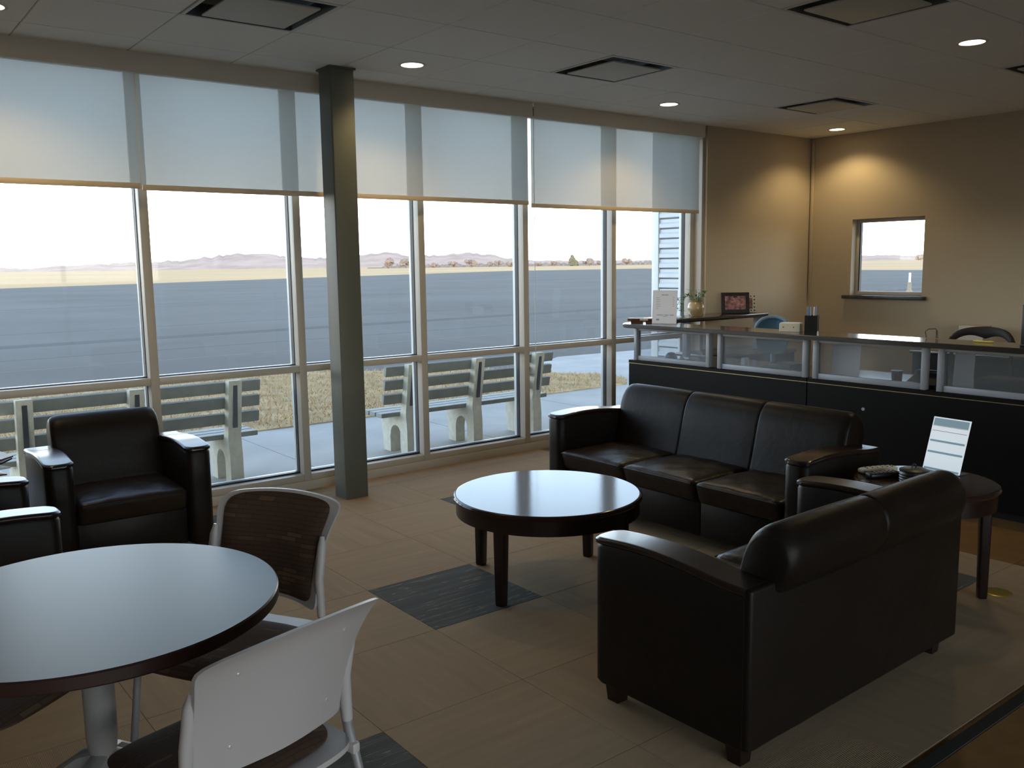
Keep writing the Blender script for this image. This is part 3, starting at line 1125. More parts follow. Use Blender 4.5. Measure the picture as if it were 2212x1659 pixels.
# ------------------------------------------------------------------ dining table
e = empty('dining_table', (0.482, 2.400, 0))
tag(e, 'round pale-topped dining table with dark edge and grey pedestal', 'table')
R, Hh = 0.466, 0.742
bm = bmesh.new()
lathe(bm, [(0, Hh - 0.004), (R - 0.004, Hh - 0.004), (R - 0.004, Hh), (0, Hh)], 128)
fin('tabletop', bm, LAMINATE, e, 30)
bm = bmesh.new()
lathe(bm, [(0, Hh - 0.034), (R - 0.003, Hh - 0.034), (R, Hh - 0.030), (R, Hh - 0.004), (R - 0.0035, Hh), (R - 0.0035, Hh - 0.0045), (0, Hh - 0.0045)], 128)
fin('edge_band', bm, EDGE, e, 30)
bm = bmesh.new()
lathe(bm, [(0, Hh - 0.035), (0.11, Hh - 0.035), (0.11, Hh - 0.043), (0.040, Hh - 0.06), (0.0385, 0.36), (0.030, 0.30), (0.028, 0.06), (0.0, 0.06)], 32)
fin('pedestal', bm, TUBE, e, 40)
for k in range(4):
    a = math.radians(52 + 90 * k)
    c0 = Vector((math.cos(a), math.sin(a), 0))
    s0 = Vector((-math.sin(a), math.cos(a), 0))
    bm = bmesh.new()
    rings = []
    for (d, zt, zb_, hw_) in ((0.015, 0.335, 0.10, 0.022), (0.06, 0.325, 0.14, 0.022), (0.14, 0.27, 0.16, 0.021), (0.25, 0.165, 0.10, 0.020), (0.34, 0.07, 0.02, 0.019), (0.37, 0.035, 0.0, 0.018)):
        rings.append([tuple(c0 * d + s0 * y + Vector((0, 0, z))) for y, z in ((-hw_, zb_), (hw_, zb_), (hw_, zt - 0.008), (hw_ * 0.5, zt), (-hw_ * 0.5, zt), (-hw_, zt - 0.008))])
    loft(bm, rings)
    fin('foot', bm, TUBE, e, 50)

# ------------------------------------------------------------------ stacking chairs


def shell_surface(u, v):
    """back shell, local coordinates, sitter faces -y"""
    wv = 0.215 - 0.010 * math.sin(PI * v) + 0.031 * v ** 3
    z = 0.520 + 0.300 * v + 0.022 * (1 - u * u) * v ** 3 - 0.02 * (abs(u) ** 3) * (1 - v)
    y = 0.198 + 0.075 * v - 0.055 * u * u * (1 - 0.35 * v) + 0.034 * v ** 4 + 0.016 * max(0.0, (v - 0.86) / 0.14) ** 2
    return Vector((u * wv, y, z))


def sq_to_round(u, v, p=5.0):
    """squeeze a square grid so that its corners are rounded"""
    a, b = abs(u), abs(v)
    m_ = max(a, b)
    if m_ < 1e-9:
        return u, v
    n_ = (a ** p + b ** p) ** (1 / p)
    k = m_ / n_
    return u * k, v * k


def patch(bm, f, nu, nv, thick, nrm):
    uvl = bm.loops.layers.uv.verify()
    A, B = [], []
    for j in range(nv + 1):
        ra, rb = [], []
        for i in range(nu + 1):
            p, uv, inset = f(2 * i / nu - 1, 2 * j / nv - 1)
            ra.append((bm.verts.new(p), uv))
            rb.append((bm.verts.new(p + nrm * thick * inset), uv))
        A.append(ra)
        B.append(rb)

    def face(q):
        fc = bm.faces.new([t[0] for t in q])
        for l, t in zip(fc.loops, q):
            l[uvl].uv = t[1]
    for j in range(nv):
        for i in range(nu):
            face((A[j][i], A[j][i + 1], A[j + 1][i + 1], A[j + 1][i]))
            face((B[j][i], B[j + 1][i], B[j + 1][i + 1], B[j][i + 1]))
    for i in range(nu):
        face((A[0][i], B[0][i], B[0][i + 1], A[0][i + 1]))
        face((A[nv][i], A[nv][i + 1], B[nv][i + 1], B[nv][i]))
    for j in range(nv):
        face((A[j][0], A[j + 1][0], B[j + 1][0], B[j][0]))
        face((A[j][nu], B[j][nu], B[j + 1][nu], A[j + 1][nu]))


def make_chair():
    e = empty('stacking_chair')

    def back_f(u, v):
        a, b = sq_to_round(u, v, 12.0)
        q = shell_surface(a, (b + 1) / 2)
        return q, (q.x, q.z), 1.0
    bm = bmesh.new()
    patch(bm, back_f, 22, 18, 0.011, Vector((0, 1, 0)))
    back = fin('backrest', bm, PLASTIC, e, 40)

    def pad_f(u, v):
        a, b = sq_to_round(u, v, 9.0)
        q = shell_surface(a * 0.885, 0.045 + 0.935 * (b + 1) / 2) + Vector((0, -0.001, 0))
        edge = 1 - max(abs(u), abs(v)) ** 8
        return q, (q.x, q.z), 0.25 + 0.75 * edge
    bm = bmesh.new()
    patch(bm, pad_f, 22, 18, 0.022, Vector((0, -1, 0)))
    fin('back_pad', bm, DASH, e, 50)
    for (u, v) in ((-0.62, 0.80), (0.62, 0.80), (-0.62, 0.22), (0.62, 0.22)):
        q = shell_surface(u, v)
        bm = bmesh.new()
        lathe(bm, [(0, 0.0135), (0.0045, 0.012), (0.005, 0.009)], 10)
        for vv in bm.verts:
            vv.co = Vector((vv.co.x, vv.co.z, vv.co.y)) + q
        fin('screw', bm, SCREW, back, 60)

    def seat_f(u, v):
        a, b = sq_to_round(u, v, 5.5)
        z = 0.436 + 0.006 * a * a - 0.030 * max(0, -b - 0.55) ** 1.5 + 0.012 * max(0, b - 0.6)
        return Vector((a * (0.226 if b > 0 else 0.226 - 0.02 * b * b), b * 0.205 + 0.018, z)), (a * 0.226, b * 0.222), 1.0
    bm = bmesh.new()
    patch(bm, seat_f, 20, 20, 0.014, Vector((0, 0, -1)))
    fin('seat_shell', bm, PLASTIC, e, 40)

    def spad_f(u, v):
        a, b = sq_to_round(u, v, 4.5)
        z = 0.4365 + 0.006 * a * a - 0.030 * max(0, -b - 0.55) ** 1.5
        edge = 1 - max(abs(u), abs(v)) ** 8
        return Vector((a * 0.216, b * 0.200 - 0.036, z)), (a * 0.198, b * 0.19), 0.2 + 0.8 * edge
    bm = bmesh.new()
    patch(bm, spad_f, 20, 20, 0.026, Vector((0, 0, 1)))
    fin('seat_pad', bm, DASH, e, 50)
    for s in (-1, 1):
        bm = bmesh.new()
        tube(bm, [(s * 0.236, 0.275, 0.0), (s * 0.229, 0.238, 0.22), (s * 0.223, 0.192, 0.40), (s * 0.219, 0.174, 0.47), (s * 0.213, 0.176, 0.60), (s * 0.212, 0.200, 0.70)], [0.0115] * 6, 12)
        leg = fin('leg', bm, TUBE, e, 50)
        bm = bmesh.new()
        tube(bm, [(s * 0.2185, 0.173, 0.485), (s * 0.213, 0.176, 0.60), (s * 0.212, 0.200, 0.702), (s * 0.210, 0.207, 0.735)], [0.0135, 0.0145, 0.0145, 0.007], 14)
        fin('sleeve', bm, PLASTIC, leg, 50)
        bm = bmesh.new()
        tube(bm, [(s * 0.222, -0.215, 0.0), (s * 0.212, -0.190, 0.22), (s * 0.203, -0.168, 0.42)], 0.0115, 12)
        fin('leg', bm, TUBE, e, 50)
        bm = bmesh.new()
        bx(bm, s * 0.218 - 0.012, s * 0.218 + 0.012, -0.17, 0.205, 0.405, 0.432, 0.006, 2)
        fin('side_rail', bm, PLASTIC, e, 40)
    bm = bmesh.new()
    tube(bm, [(-0.205, -0.17, 0.412), (0.205, -0.17, 0.412)], 0.009, 10)
    fin('stretcher', bm, TUBE, e, 50)
    return e


chA = make_chair()


def place_chair(o, x, y, face_deg, label):
    o.location = (x, y, 0)
    o.rotation_euler = (0, 0, math.radians(face_deg + 90))
    tag(o, label, 'chair', 'stacking chairs around the dining table')


chB = copy_tree(chA)
chC = copy_tree(chA)
place_chair(chA, 0.905, 2.605, 210, 'grey stacking chair whose dash-patterned back faces the camera')
place_chair(chB, 0.672, 1.985, 104, 'grey stacking chair seen from behind in the near foreground')
place_chair(chC, 0.250, 2.735, -53, 'stacking chair at far left showing only its dark seat edge')

# ------------------------------------------------------------------ reception desk
XD = 5.545
POSTS = [5.415, 4.620, 4.505, 3.735, 3.650, 2.858, 2.752, 1.985]
PANELS = [(5.415, 4.620), (4.505, 3.735), (3.650, 2.858), (2.752, 1.985)]


def desk_unit(y0, y1, posts, panels, label, lock=None):
    e = empty('desk_unit', (XD, (y0 + y1) / 2, 0))
    tag(e, label, 'reception desk', 'reception desk units')

    def add(o):
        o.parent = e
        o.matrix_parent_inverse = Matrix.Translation(-Vector(e.location))
        return o
    add(box('front_panel', XD, XD + 0.03, y0 + 0.002, y1 - 0.002, 0.05, 0.712, DESK, None, 0.002, 1))
    add(box('plinth', XD + 0.035, XD + 0.06, y0 + 0.002, y1 - 0.002, 0.0, 0.05, BLACK))
    add(box('metal_line', XD - 0.001, XD + 0.029, y0 + 0.002, y1 - 0.002, 0.7125, 0.7165, GOLD))
    add(box('ledge', XD - 0.004, XD + 0.085, y0 + 0.001, y1 - 0.001, 0.717, 0.742, DESK, None, 0.003, 1))
    for yp in posts:
        add(box('post', XD + 0.008, XD + 0.062, yp - 0.017, yp + 0.017, 0.743, 1.024, ALU, None, 0.004))
    for (ya, yb) in panels:
        lo, hi = min(ya, yb) + 0.018, max(ya, yb) - 0.018
        add(box('bottom_rail', XD + 0.02, XD + 0.05, lo, hi, 0.743, 0.783, ALU, None, 0.003))
        add(box('top_rail', XD + 0.02, XD + 0.05, lo, hi, 1.000, 1.024, ALU, None, 0.003))
        add(box('acrylic_panel', XD + 0.032, XD + 0.038, lo, hi, 0.784, 0.999, ACRYL))
    if lock:
        bm = bmesh.new()
        lathe(bm, [(0.0, 0.006), (0.010, 0.006), (0.012, 0.004), (0.012, 0.0)], 20)
        for v in bm.verts:
            v.co = Vector((XD - v.co.z, lock[0] + v.co.x, lock[1] + v.co.y))
        add(fin('lock', bm, ALU, None, 40))
    add(box('side_panel', XD + 0.0305, XD + 0.70, y0 + 0.002, y0 + 0.028, 0.0, 0.70, DESK))
    add(box('side_panel', XD + 0.0305, XD + 0.70, y1 - 0.028, y1 - 0.002, 0.0, 0.70, DESK))
    return e


desk_unit(3.702, 5.485, POSTS[:4], PANELS[:2], 'charcoal reception desk unit at the window end, behind the sofa')
desk_unit(1.90, 3.698, POSTS[4:], PANELS[2:], 'charcoal reception desk unit with a round lock, at the right', (3.256, 0.572))
# transaction top with rounded end
bm = bmesh.new()
pts = []
for k in range(17):
    a = PI * k / 16
    pts.append((5.625 + 0.17 * math.cos(a), 5.42 + 0.14 * math.sin(a)))
pts += [(5.455, 1.88), (5.795, 1.88)]
loft(bm, [[(x + (0.004 if 0 else 0), y, 1.026) for x, y in pts], [(x, y, 1.060) for x, y in pts]])
bmesh.ops.bevel(bm, geom=[e_ for e_ in bm.edges if abs(e_.verts[0].co.z - e_.verts[1].co.z) < 1e-5], offset=0.006, segments=2, affect='EDGES')
tag(fin('transaction_counter', bm, DESKTOP, None, 35), 'long dark transaction counter top with a rounded end', 'counter')
bm = bmesh.new()
bx(bm, XD + 0.09, XD + 0.78, 1.90, 5.20, 0.705, 0.735, 0.003, 1)
tag(fin('work_surface', bm, DESKTOP, None, 35), 'dark work surface behind the frosted desk screens', 'desk top')
# return shelf along the window wall
e = empty('return_counter', (6.5, 5.46, 0))
tag(e, 'dark raised return counter by the window holding plant and frames', 'counter')


def addw(o, e):
    o.parent = e
    o.matrix_parent_inverse = Matrix.Translation(-Vector(e.location))
    return o


addw(box('top', 5.80, 7.235, 5.275, 5.655, 1.048, 1.082, DESKTOP, None, 0.004), e)
addw(box('support', 7.12, 7.175, 5.31, 5.365, 0.735, 1.047, ALU, None, 0.004), e)
addw(box('support', 6.1, 6.155, 5.31, 5.365, 0.735, 1.047, ALU, None, 0.004), e)
addw(box('work_top', 6.34, 7.40, 5.06, 5.66, 0.705, 0.735, DESKTOP, None, 0.003), e)
addw(box('side_panel', 7.36, 7.39, 5.08, 5.64, 0.0, 0.704, DESK), e)

# ------------------------------------------------------------------ things on the counters
ZK = 1.0605
e = empty('sign_holder', (5.675, 5.195, ZK), math.radians(-90 + 24))
tag(e, 'white printed notice in an upright holder on the counter end', 'sign')
bm = bmesh.new()
M = Matrix.Rotation(math.radians(-5), 4, 'X')
bx(bm, -0.108, 0.108, -0.002, 0.002, 0.0, 0.285, 0, 1, M)
fin('sheet', bm, WHITE, e)
bm = bmesh.new()
rnd = random.Random(3)
rows = [(0.245, -0.03, 0.03, 0.006)]
rows += [(0.222 - 0.018 * k, -0.075, -0.075 + 0.02 + 0.03 * rnd.random(), 0.003) for k in range(6)]
rows += [(0.222 - 0.018 * k, 0.072, 0.084, 0.003) for k in range(5)]
rows += [(0.075, -0.068, -0.01, 0.0055), (0.075, 0.0, 0.038, 0.0055), (0.075, 0.046, 0.082, 0.0055), (0.062, -0.01, 0.025, 0.003), (0.035, -0.07, -0.045, 0.012)]
for (z, a, b, h) in rows:
    x = a
    while x < b - 0.002:
        ww = min(b - x, 0.004 + 0.010 * rnd.random())
        bx(bm, x, x + ww, -0.0026, -0.0021, z - h / 2, z + h / 2, 0, 1, M)
        x += ww + 0.002
fin('printed_lines', bm, INK, e)
bm = bmesh.new()
bx(bm, -0.11, 0.11, -0.03, 0.05, -0.0, 0.004)
fin('foot', bm, GLASS, e)

e = empty('name_plate', (5.655, 5.425, ZK), math.radians(-90 + 34))
tag(e, 'brown wooden desk plate with a brass tag at the counter end', 'desk plate')
bm = bmesh.new()
bx(bm, -0.13, 0.13, -0.03, 0.03, 0.016, 0.040, 0.004, 2)
fin('block', bm, BROWNW, e, 35)
bm = bmesh.new()
bx(bm, -0.10, -0.0, -0.024, 0.024, 0.0, 0.0155)
bx(bm, 0.03, 0.10, -0.024, 0.024, 0.0, 0.0155)
fin('base', bm, BROWNW, e)
bm = bmesh.new()
bx(bm, -0.02, 0.05, -0.0315, -0.0302, 0.022, 0.036)
fin('tag', bm, CREAM, e)

# card box, pen holder
e = empty('card_box', (5.66, 3.925, ZK), math.radians(-90 + 20))
tag(e, 'small cream card box beside the black pen cup', 'box')
bm = bmesh.new()
bx(bm, -0.075, 0.075, -0.045, 0.045, 0.0, 0.062, 0.002, 1)
fin('body', bm, CREAM, e, 35)
bm = bmesh.new()
for x in (-0.045, 0.03):
    bx(bm, x - 0.004, x + 0.004, -0.0462, -0.0452, 0.03, 0.038)
fin('holes', bm, BROWNW, e)
bm = bmesh.new()
bx(bm, -0.07, 0.07, -0.04, 0.04, 0.0622, 0.066)
fin('cards', bm, WHITE, e)

e = empty('pen_cup', (5.665, 3.755, ZK), math.radians(-90 + 25))
tag(e, 'black square pen cup standing on the counter', 'pen cup')
bm = bmesh.new()
hh = 0.044
rings = [[(s * a, s * b, z) for a, b in ((-1, -1), (1, -1), (1, 1), (-1, 1))] for s, z in ((hh, 0.0), (hh, 0.125), (hh - 0.004, 0.125), (hh - 0.004, 0.006))]
loft(bm, rings, True, True)
fin('cup', bm, BLACK, e)
rnd = random.Random(5)
for k in range(6):
    bm = bmesh.new()
    a = 2 * PI * k / 6
    x, y = 0.02 * math.cos(a), 0.02 * math.sin(a)
    L = 0.165 + 0.02 * rnd.random()
    tube(bm, [(0, 0, 0), (0.012 * math.cos(a), 0.012 * math.sin(a), L)], 0.005, 8)
    o = fin('pen', bm, (PENB, WHITE, BLUEF)[k % 3], None, 50, (5.665 + x, 3.755 + y, ZK + 0.0065))
    tag(o, ('blue pen on the window side of the black pen cup', 'white pen at the back of the black pen cup', 'pale blue pen at the back of the black pen cup', 'blue pen on the wall side of the black pen cup', 'white pen at the front of the black pen cup', 'pale blue pen at the front of the black pen cup')[k], 'pen', 'pens in the pen cup')

# wrapped sweet and black stand at the right end
bm = bmesh.new()
tube(bm, [(0, -0.062, 0.004), (0, -0.04, 0.004), (0, -0.02, 0.003), (0, 0.02, 0.003), (0, 0.04, 0.004), (0, 0.062, 0.004)], [0.003, 0.0065, 0.005, 0.005, 0.0065, 0.003], 8)
o = fin('marker_pen', bm, YELLOW, None, 50, (5.68, 2.55, ZK + 0.003))
tag(o, 'yellow marker lying on the dark counter top', 'marker')
e = empty('card_terminal', (5.63, 2.205, ZK), 0)
tag(e, 'black upright stand at the right picture edge on the counter', 'display stand')
bm = bmesh.new()
bx(bm, -0.05, 0.05, -0.09, 0.09, 0.012, 0.245, 0.006, 2)
fin('body', bm, BLACK, e, 35)
bm = bmesh.new()
bx(bm, -0.07, 0.07, -0.085, 0.085, 0.0, 0.0125, 0.003, 1)
fin('base', bm, BLACK, e, 35)
bm = bmesh.new()
bx(bm, -0.0512, -0.0502, -0.07, 0.07, 0.05, 0.225)
fin('face', bm, METAL_D, e)
# wire eyeglass stand
bm = bmesh.new()
tube(bm, [(0, -0.045, 0), (0, -0.04, 0.05), (0, -0.03, 0.062), (0, 0.02, 0.058), (0, 0.04, 0.04), (0, 0.03, 0.0)], 0.003, 6)
tube(bm, [(0, -0.035, 0.055), (0.03, -0.02, 0.0)], 0.0025, 6)
o = fin('wire_clip', bm, BLACK, None, 50, (5.745, 2.915, ZK + 0.003))
tag(o, 'thin wire clip standing on the counter near the light streak', 'clip')

# plant on the return counter
ZR = 1.0825
e = empty('potted_plant', (6.405, 5.47, ZR))
tag(e, 'tan ceramic pot with trailing green leaves by the window', 'potted plant')
bm = bmesh.new()
lathe(bm, [(0.0, 0.0), (0.045, 0.0), (0.05, 0.006), (0.072, 0.045), (0.078, 0.075), (0.070, 0.110), (0.055, 0.130), (0.062, 0.146), (0.066, 0.150), (0.058, 0.150), (0.048, 0.132), (0.0, 0.128)], 32)
fin('pot', bm, POT, e, 50)
bm = bmesh.new()
tube(bm, [(0.068 * math.cos(t), 0.068 * math.sin(t), 0.135 + 0.015 * math.sin(3 * t)) for t in (-0.9, -0.7, -0.5)], 0.004, 6)
fin('spout', bm, POT, e, 50)
rnd = random.Random(11)
view_left = Vector((-0.79, 0.61, 0))


def leaf_mesh(bm, base, d, L, wd):
    d = d.normalized()
    s, t = frame_axes(d)
    n = 5
    prev = None
    for k in range(n + 1):
        f = k / n
        c = base + d * L * f + Vector((0, 0, -0.35 * L * f * f))
        hw_ = wd * math.sin(PI * min(0.98, f * 0.9 + 0.08))
        cur = (bm.verts.new(c - s * hw_), bm.verts.new(c + t * hw_ * 0.25), bm.verts.new(c + s * hw_))
        if prev:
            bm.faces.new((prev[0], prev[1], cur[1], cur[0]))
            bm.faces.new((prev[1], prev[2], cur[2], cur[1]))
        prev = cur


for k in range(9):
    a = 2 * PI * k / 9
    trailing = k in (3, 4, 5)
    bm = bmesh.new()
    start = Vector((0.03 * math.cos(a), 0.03 * math.sin(a), 0.13))
    if trailing:
        off = view_left * (0.10 + 0.05 * (k - 3))
        path = [start, start + Vector((0, 0, 0.06)) + view_left * 0.03, start + off * 0.7 + Vector((0, 0, 0.045)), start + off + Vector((0, 0, -0.03)), start + off * 1.1 + Vector((0.01, 0, -0.09))]
    else:
        path = [start, start + Vector((0.03 * math.cos(a), 0.03 * math.sin(a), 0.05)), start + Vector((0.06 * math.cos(a), 0.06 * math.sin(a), 0.07 + 0.05 * rnd.random()))]
    tube(bm, path, 0.0018, 5)
    stem = fin('stem', bm, LEAF, e, 60)
    for i in range(len(path) * 3):
        f = rnd.random()
        seg = min(int(f * (len(path) - 1)), len(path) - 2)
        lf = f * (len(path) - 1) - seg
        p = path[seg].lerp(path[seg + 1], lf)
        bm = bmesh.new()
        leaf_mesh(bm, p, Vector((rnd.uniform(-1, 1), rnd.uniform(-1, 1), rnd.uniform(-0.1, 0.9))), 0.045 + 0.03 * rnd.random(), 0.009)
        fin('leaf', bm, LEAF, stem, 60)

# picture frames
e = empty('picture_frame', (7.02, 5.50, ZR), math.radians(-38))
tag(e, 'dark brown photo frame with a pink picture beside the plant', 'picture frame')
M = Matrix.Rotation(math.radians(-10), 4, 'X')
fw_, fh_, fb = 0.135, 0.200, 0.034
bm = bmesh.new()
for (a, b, c_, d_) in ((-fw_, fw_, 0, fb), (-fw_, fw_, fh_ - fb, fh_), (-fw_, -fw_ + fb, fb, fh_ - fb), (fw_ - fb, fw_, fb, fh_ - fb)):
    bx(bm, a, b, -0.010, 0.010, c_, d_, 0, 1, M)
fin('moulding', bm, DWOOD, e)
bm = bmesh.new()
bx(bm, -fw_ + fb, fw_ - fb, -0.002, 0.004, fb, fh_ - fb, 0, 1, M)
fin('photo', bm, PHOTO_A, e)
bm = bmesh.new()
bx(bm, -0.02, 0.02, 0.06, 0.064, 0.0, 0.15, 0, 1, Matrix.Rotation(math.radians(14), 4, 'X'))
fin('easel', bm, BLACK, e)
e = empty('picture_frame', (7.205, 5.50, ZR), math.radians(-38))
tag(e, 'small white polka-dot photo frame half behind the dark frame', 'picture frame')
bm = bmesh.new()
fw_, fh_, fb = 0.085, 0.175, 0.035
for (a, b, c_, d_) in ((-fw_, fw_, 0, fb), (-fw_, fw_, fh_ - fb, fh_), (-fw_, -fw_ + fb, fb, fh_ - fb), (fw_ - fb, fw_, fb, fh_ - fb)):
    bx(bm, a, b, -0.008, 0.008, c_, d_, 0, 1, M)
fin('moulding', bm, CREAM, e)
bm = bmesh.new()
bx(bm, -fw_ + fb, fw_ - fb, -0.002, 0.004, fb, fh_ - fb, 0, 1, M)
fin('photo', bm, PHOTO_B, e)
bm = bmesh.new()
for (x, z) in [(-0.068 + 0.034 * k, 0.0175) for k in range(5)] + [(-0.068 + 0.034 * k, fh_ - 0.0175) for k in range(5)] + [(0.0675, 0.05 + 0.036 * k) for k in range(3)] + [(-0.0675, 0.05 + 0.036 * k) for k in range(3)]:
    vs0 = []
    for k in range(10):
        a = 2 * PI * k / 10
        vs0.append(bm.verts.new(M @ Vector((x + 0.0075 * math.cos(a), -0.0086, z + 0.0075 * math.sin(a)))))
    bm.faces.new(vs0)
fin('dots', bm, BLACK, e)

# things on the work surface behind the screens
ZWS = 0.7355


def sheet(loc, rz, wd, ht, label):
    bm = bmesh.new()
    bx(bm, -wd / 2, wd / 2, -0.0008, 0.0008, 0, ht)
    o = fin('paper_sheet', bm, WHITE, None, None, loc)
    o.rotation_euler = (math.radians(-4), 0, rz)
    tag(o, label, 'paper', 'papers standing behind the desk screens')


sheet((XD + 0.115, 3.475, ZWS), -PI / 2, 0.215, 0.275, 'white sheet behind the third desk screen, next to the posts')
sheet((XD + 0.115, 2.655, ZWS), -PI / 2, 0.125, 0.26, 'white sheet behind the rightmost desk screen')
bm = bmesh.new()
lathe(bm, [(0, 0), (0.030, 0), (0.036, 0.09), (0.039, 0.092), (0.039, 0.10), (0.0, 0.10)], 24)
tag(fin('paper_cup', bm, mat('cup_red', (0.10, 0.03, 0.03), 0.5), None, 40, (XD + 0.16, 3.115, ZWS)), 'dark red cup behind the third desk screen', 'cup')
e = empty('desk_phone', (XD + 0.20, 2.93, ZWS), -PI / 2)
tag(e, 'black desk phone behind the third desk screen', 'phone')
bm = bmesh.new()
prism(bm, [(-0.09, 0.0), (0.09, 0.0), (0.09, 0.085), (0.05, 0.085), (-0.09, 0.03)], 'x', -0.10, 0.10)
fin('body', bm, BLACK, e)
bm = bmesh.new()
rbox(bm, -0.105, 0.105, 0.035, 0.085, 0.075, 0.110, 0.015, (12, 4, 4))
fin('handset', bm, BLACK, e, 50)
bm = bmesh.new()
lathe(bm, [(0, 0), (0.035, 0.004), (0.052, 0.03), (0.05, 0.06), (0.03, 0.082), (0, 0.088)], 20)
tag(fin('tape_roll', bm, BROWNW, None, 50, (XD + 0.14, 5.12, ZWS)), 'round brown desk ornament behind the first desk screen', 'ornament')
bm = bmesh.new()
rbox(bm, -0.03, 0.03, -0.02, 0.02, 0, 0.095, 0.006, (6, 6, 6))
tag(fin('white_dispenser', bm, WHITE, None, 50, (XD + 0.15, 4.36, ZWS)), 'small white dispenser behind the second desk screen', 'dispenser')
bm = bmesh.new()
rbox(bm, -0.11, 0.11, -0.10, 0.10, 0, 0.075, 0.012, (8, 8, 5))
tag(fin('label_printer', bm, BLACK, None, 50, (XD + 0.24, 4.03, ZWS)), 'low black printer behind the second desk screen', 'printer')
bm = bmesh.new()
rbox(bm, -0.12, 0.12, -0.18, 0.18, 0, 0.10, 0.012, (8, 8, 5))
tag(fin('black_tray', bm, BLACK, None, 50, (XD + 0.26, 2.42, ZWS)), 'black tray behind the rightmost desk screen', 'tray')

# office chairs behind the desk
def office_chair(x, y, rz, zt, wd, mb, mf, label, arch):
    e = empty('office_chair', (x, y, 0), rz)
    tag(e, label, 'office chair')
    bm = bmesh.new()
    n = 18
    for sgn in (1,):
        fr, bk = [], []
        rows_ = 8
        for j in range(rows_ + 1):
            v = j / rows_
            ra, rb = [], []
            for i in range(n + 1):
                u = 2 * i / n - 1
                a, b = sq_to_round(u, 2 * v - 1, 3.2)
                zz = zt - 0.30 + 0.30 * (b + 1) / 2
                p = Vector((a * wd, 0.20 + 0.05 * (b + 1) / 2 - 0.05 * a * a, zz))
                ra.append(bm.verts.new(p))
                rb.append(bm.verts.new(p + Vector((0, 0.04, 0))))
            fr.append(ra)
            bk.append(rb)
        for j in range(rows_):
            for i in range(n):
                bm.faces.new((fr[j][i], fr[j][i + 1], fr[j + 1][i + 1], fr[j + 1][i]))
                bm.faces.new((bk[j][i], bk[j + 1][i], bk[j + 1][i + 1], bk[j][i + 1]))
        per = [(0, i) for i in range(n)] + [(j, n) for j in range(rows_)] + [(rows_, i) for i in range(n, 0, -1)] + [(j, 0) for j in range(rows_, 0, -1)]
        for (a, b) in zip(per, per[1:] + per[:1]):
            bm.faces.new((fr[a[0]][a[1]], fr[b[0]][b[1]], bk[b[0]][b[1]], bk[a[0]][a[1]]))
    fin('backrest', bm, mb, e, 50)
    bm = bmesh.new()
    pth = []
    for k in range(25):
        t = PI * k / 24
        a, b = sq_to_round(math.cos(t) * 1.0, math.sin(t), 3.2)
        a = math.cos(t)
        pth.append((a * (wd + 0.012), 0.245 - 0.05 * a * a, zt - 0.15 + 0.165 * max(0, math.sin(t)) ** 0.55))
    tube(bm, pth, 0.016, 8)
    fin('back_frame', bm, mf, e, 50)
    bm = bmesh.new()
    rbox(bm, -0.24, 0.24, -0.24, 0.22, 0.44, 0.51, 0.03, (10, 10, 4), 0.01)
    fin('seat', bm, mb, e, 50)
    bm = bmesh.new()
    tube(bm, [(0, 0.20, 0.46), (0, 0.265, 0.52), (0, 0.275, zt - 0.22)], 0.02, 10)
    fin('back_strut', bm, mf, e, 50)
    bm = bmesh.new()
    tube(bm, [(0, 0, 0.10), (0, 0, 0.44)], [0.03, 0.022], 14)
    fin('gas_lift', bm, BLACK, e, 50)
    for k in range(5):
        a = 2 * PI * k / 5
        bm = bmesh.new()
        tube(bm, [(0.02 * math.cos(a), 0.02 * math.sin(a), 0.12), (0.28 * math.cos(a), 0.28 * math.sin(a), 0.075)], [0.022, 0.014], 8)
        leg = fin('leg', bm, BLACK, e, 50)
        bm = bmesh.new()
        tube(bm, [(0.28 * math.cos(a) - 0.02 * math.sin(a), 0.28 * math.sin(a) + 0.02 * math.cos(a), 0.027), (0.28 * math.cos(a) + 0.02 * math.sin(a), 0.28 * math.sin(a) - 0.02 * math.cos(a), 0.027)], 0.027, 12)
        fin('castor', bm, BLACK, leg, 50)
    return e


office_chair(6.28, 4.56, math.radians(-60), 1.085, 0.13, BLUE, BLUEF, 'blue office chair behind the counter, only its top showing', True)


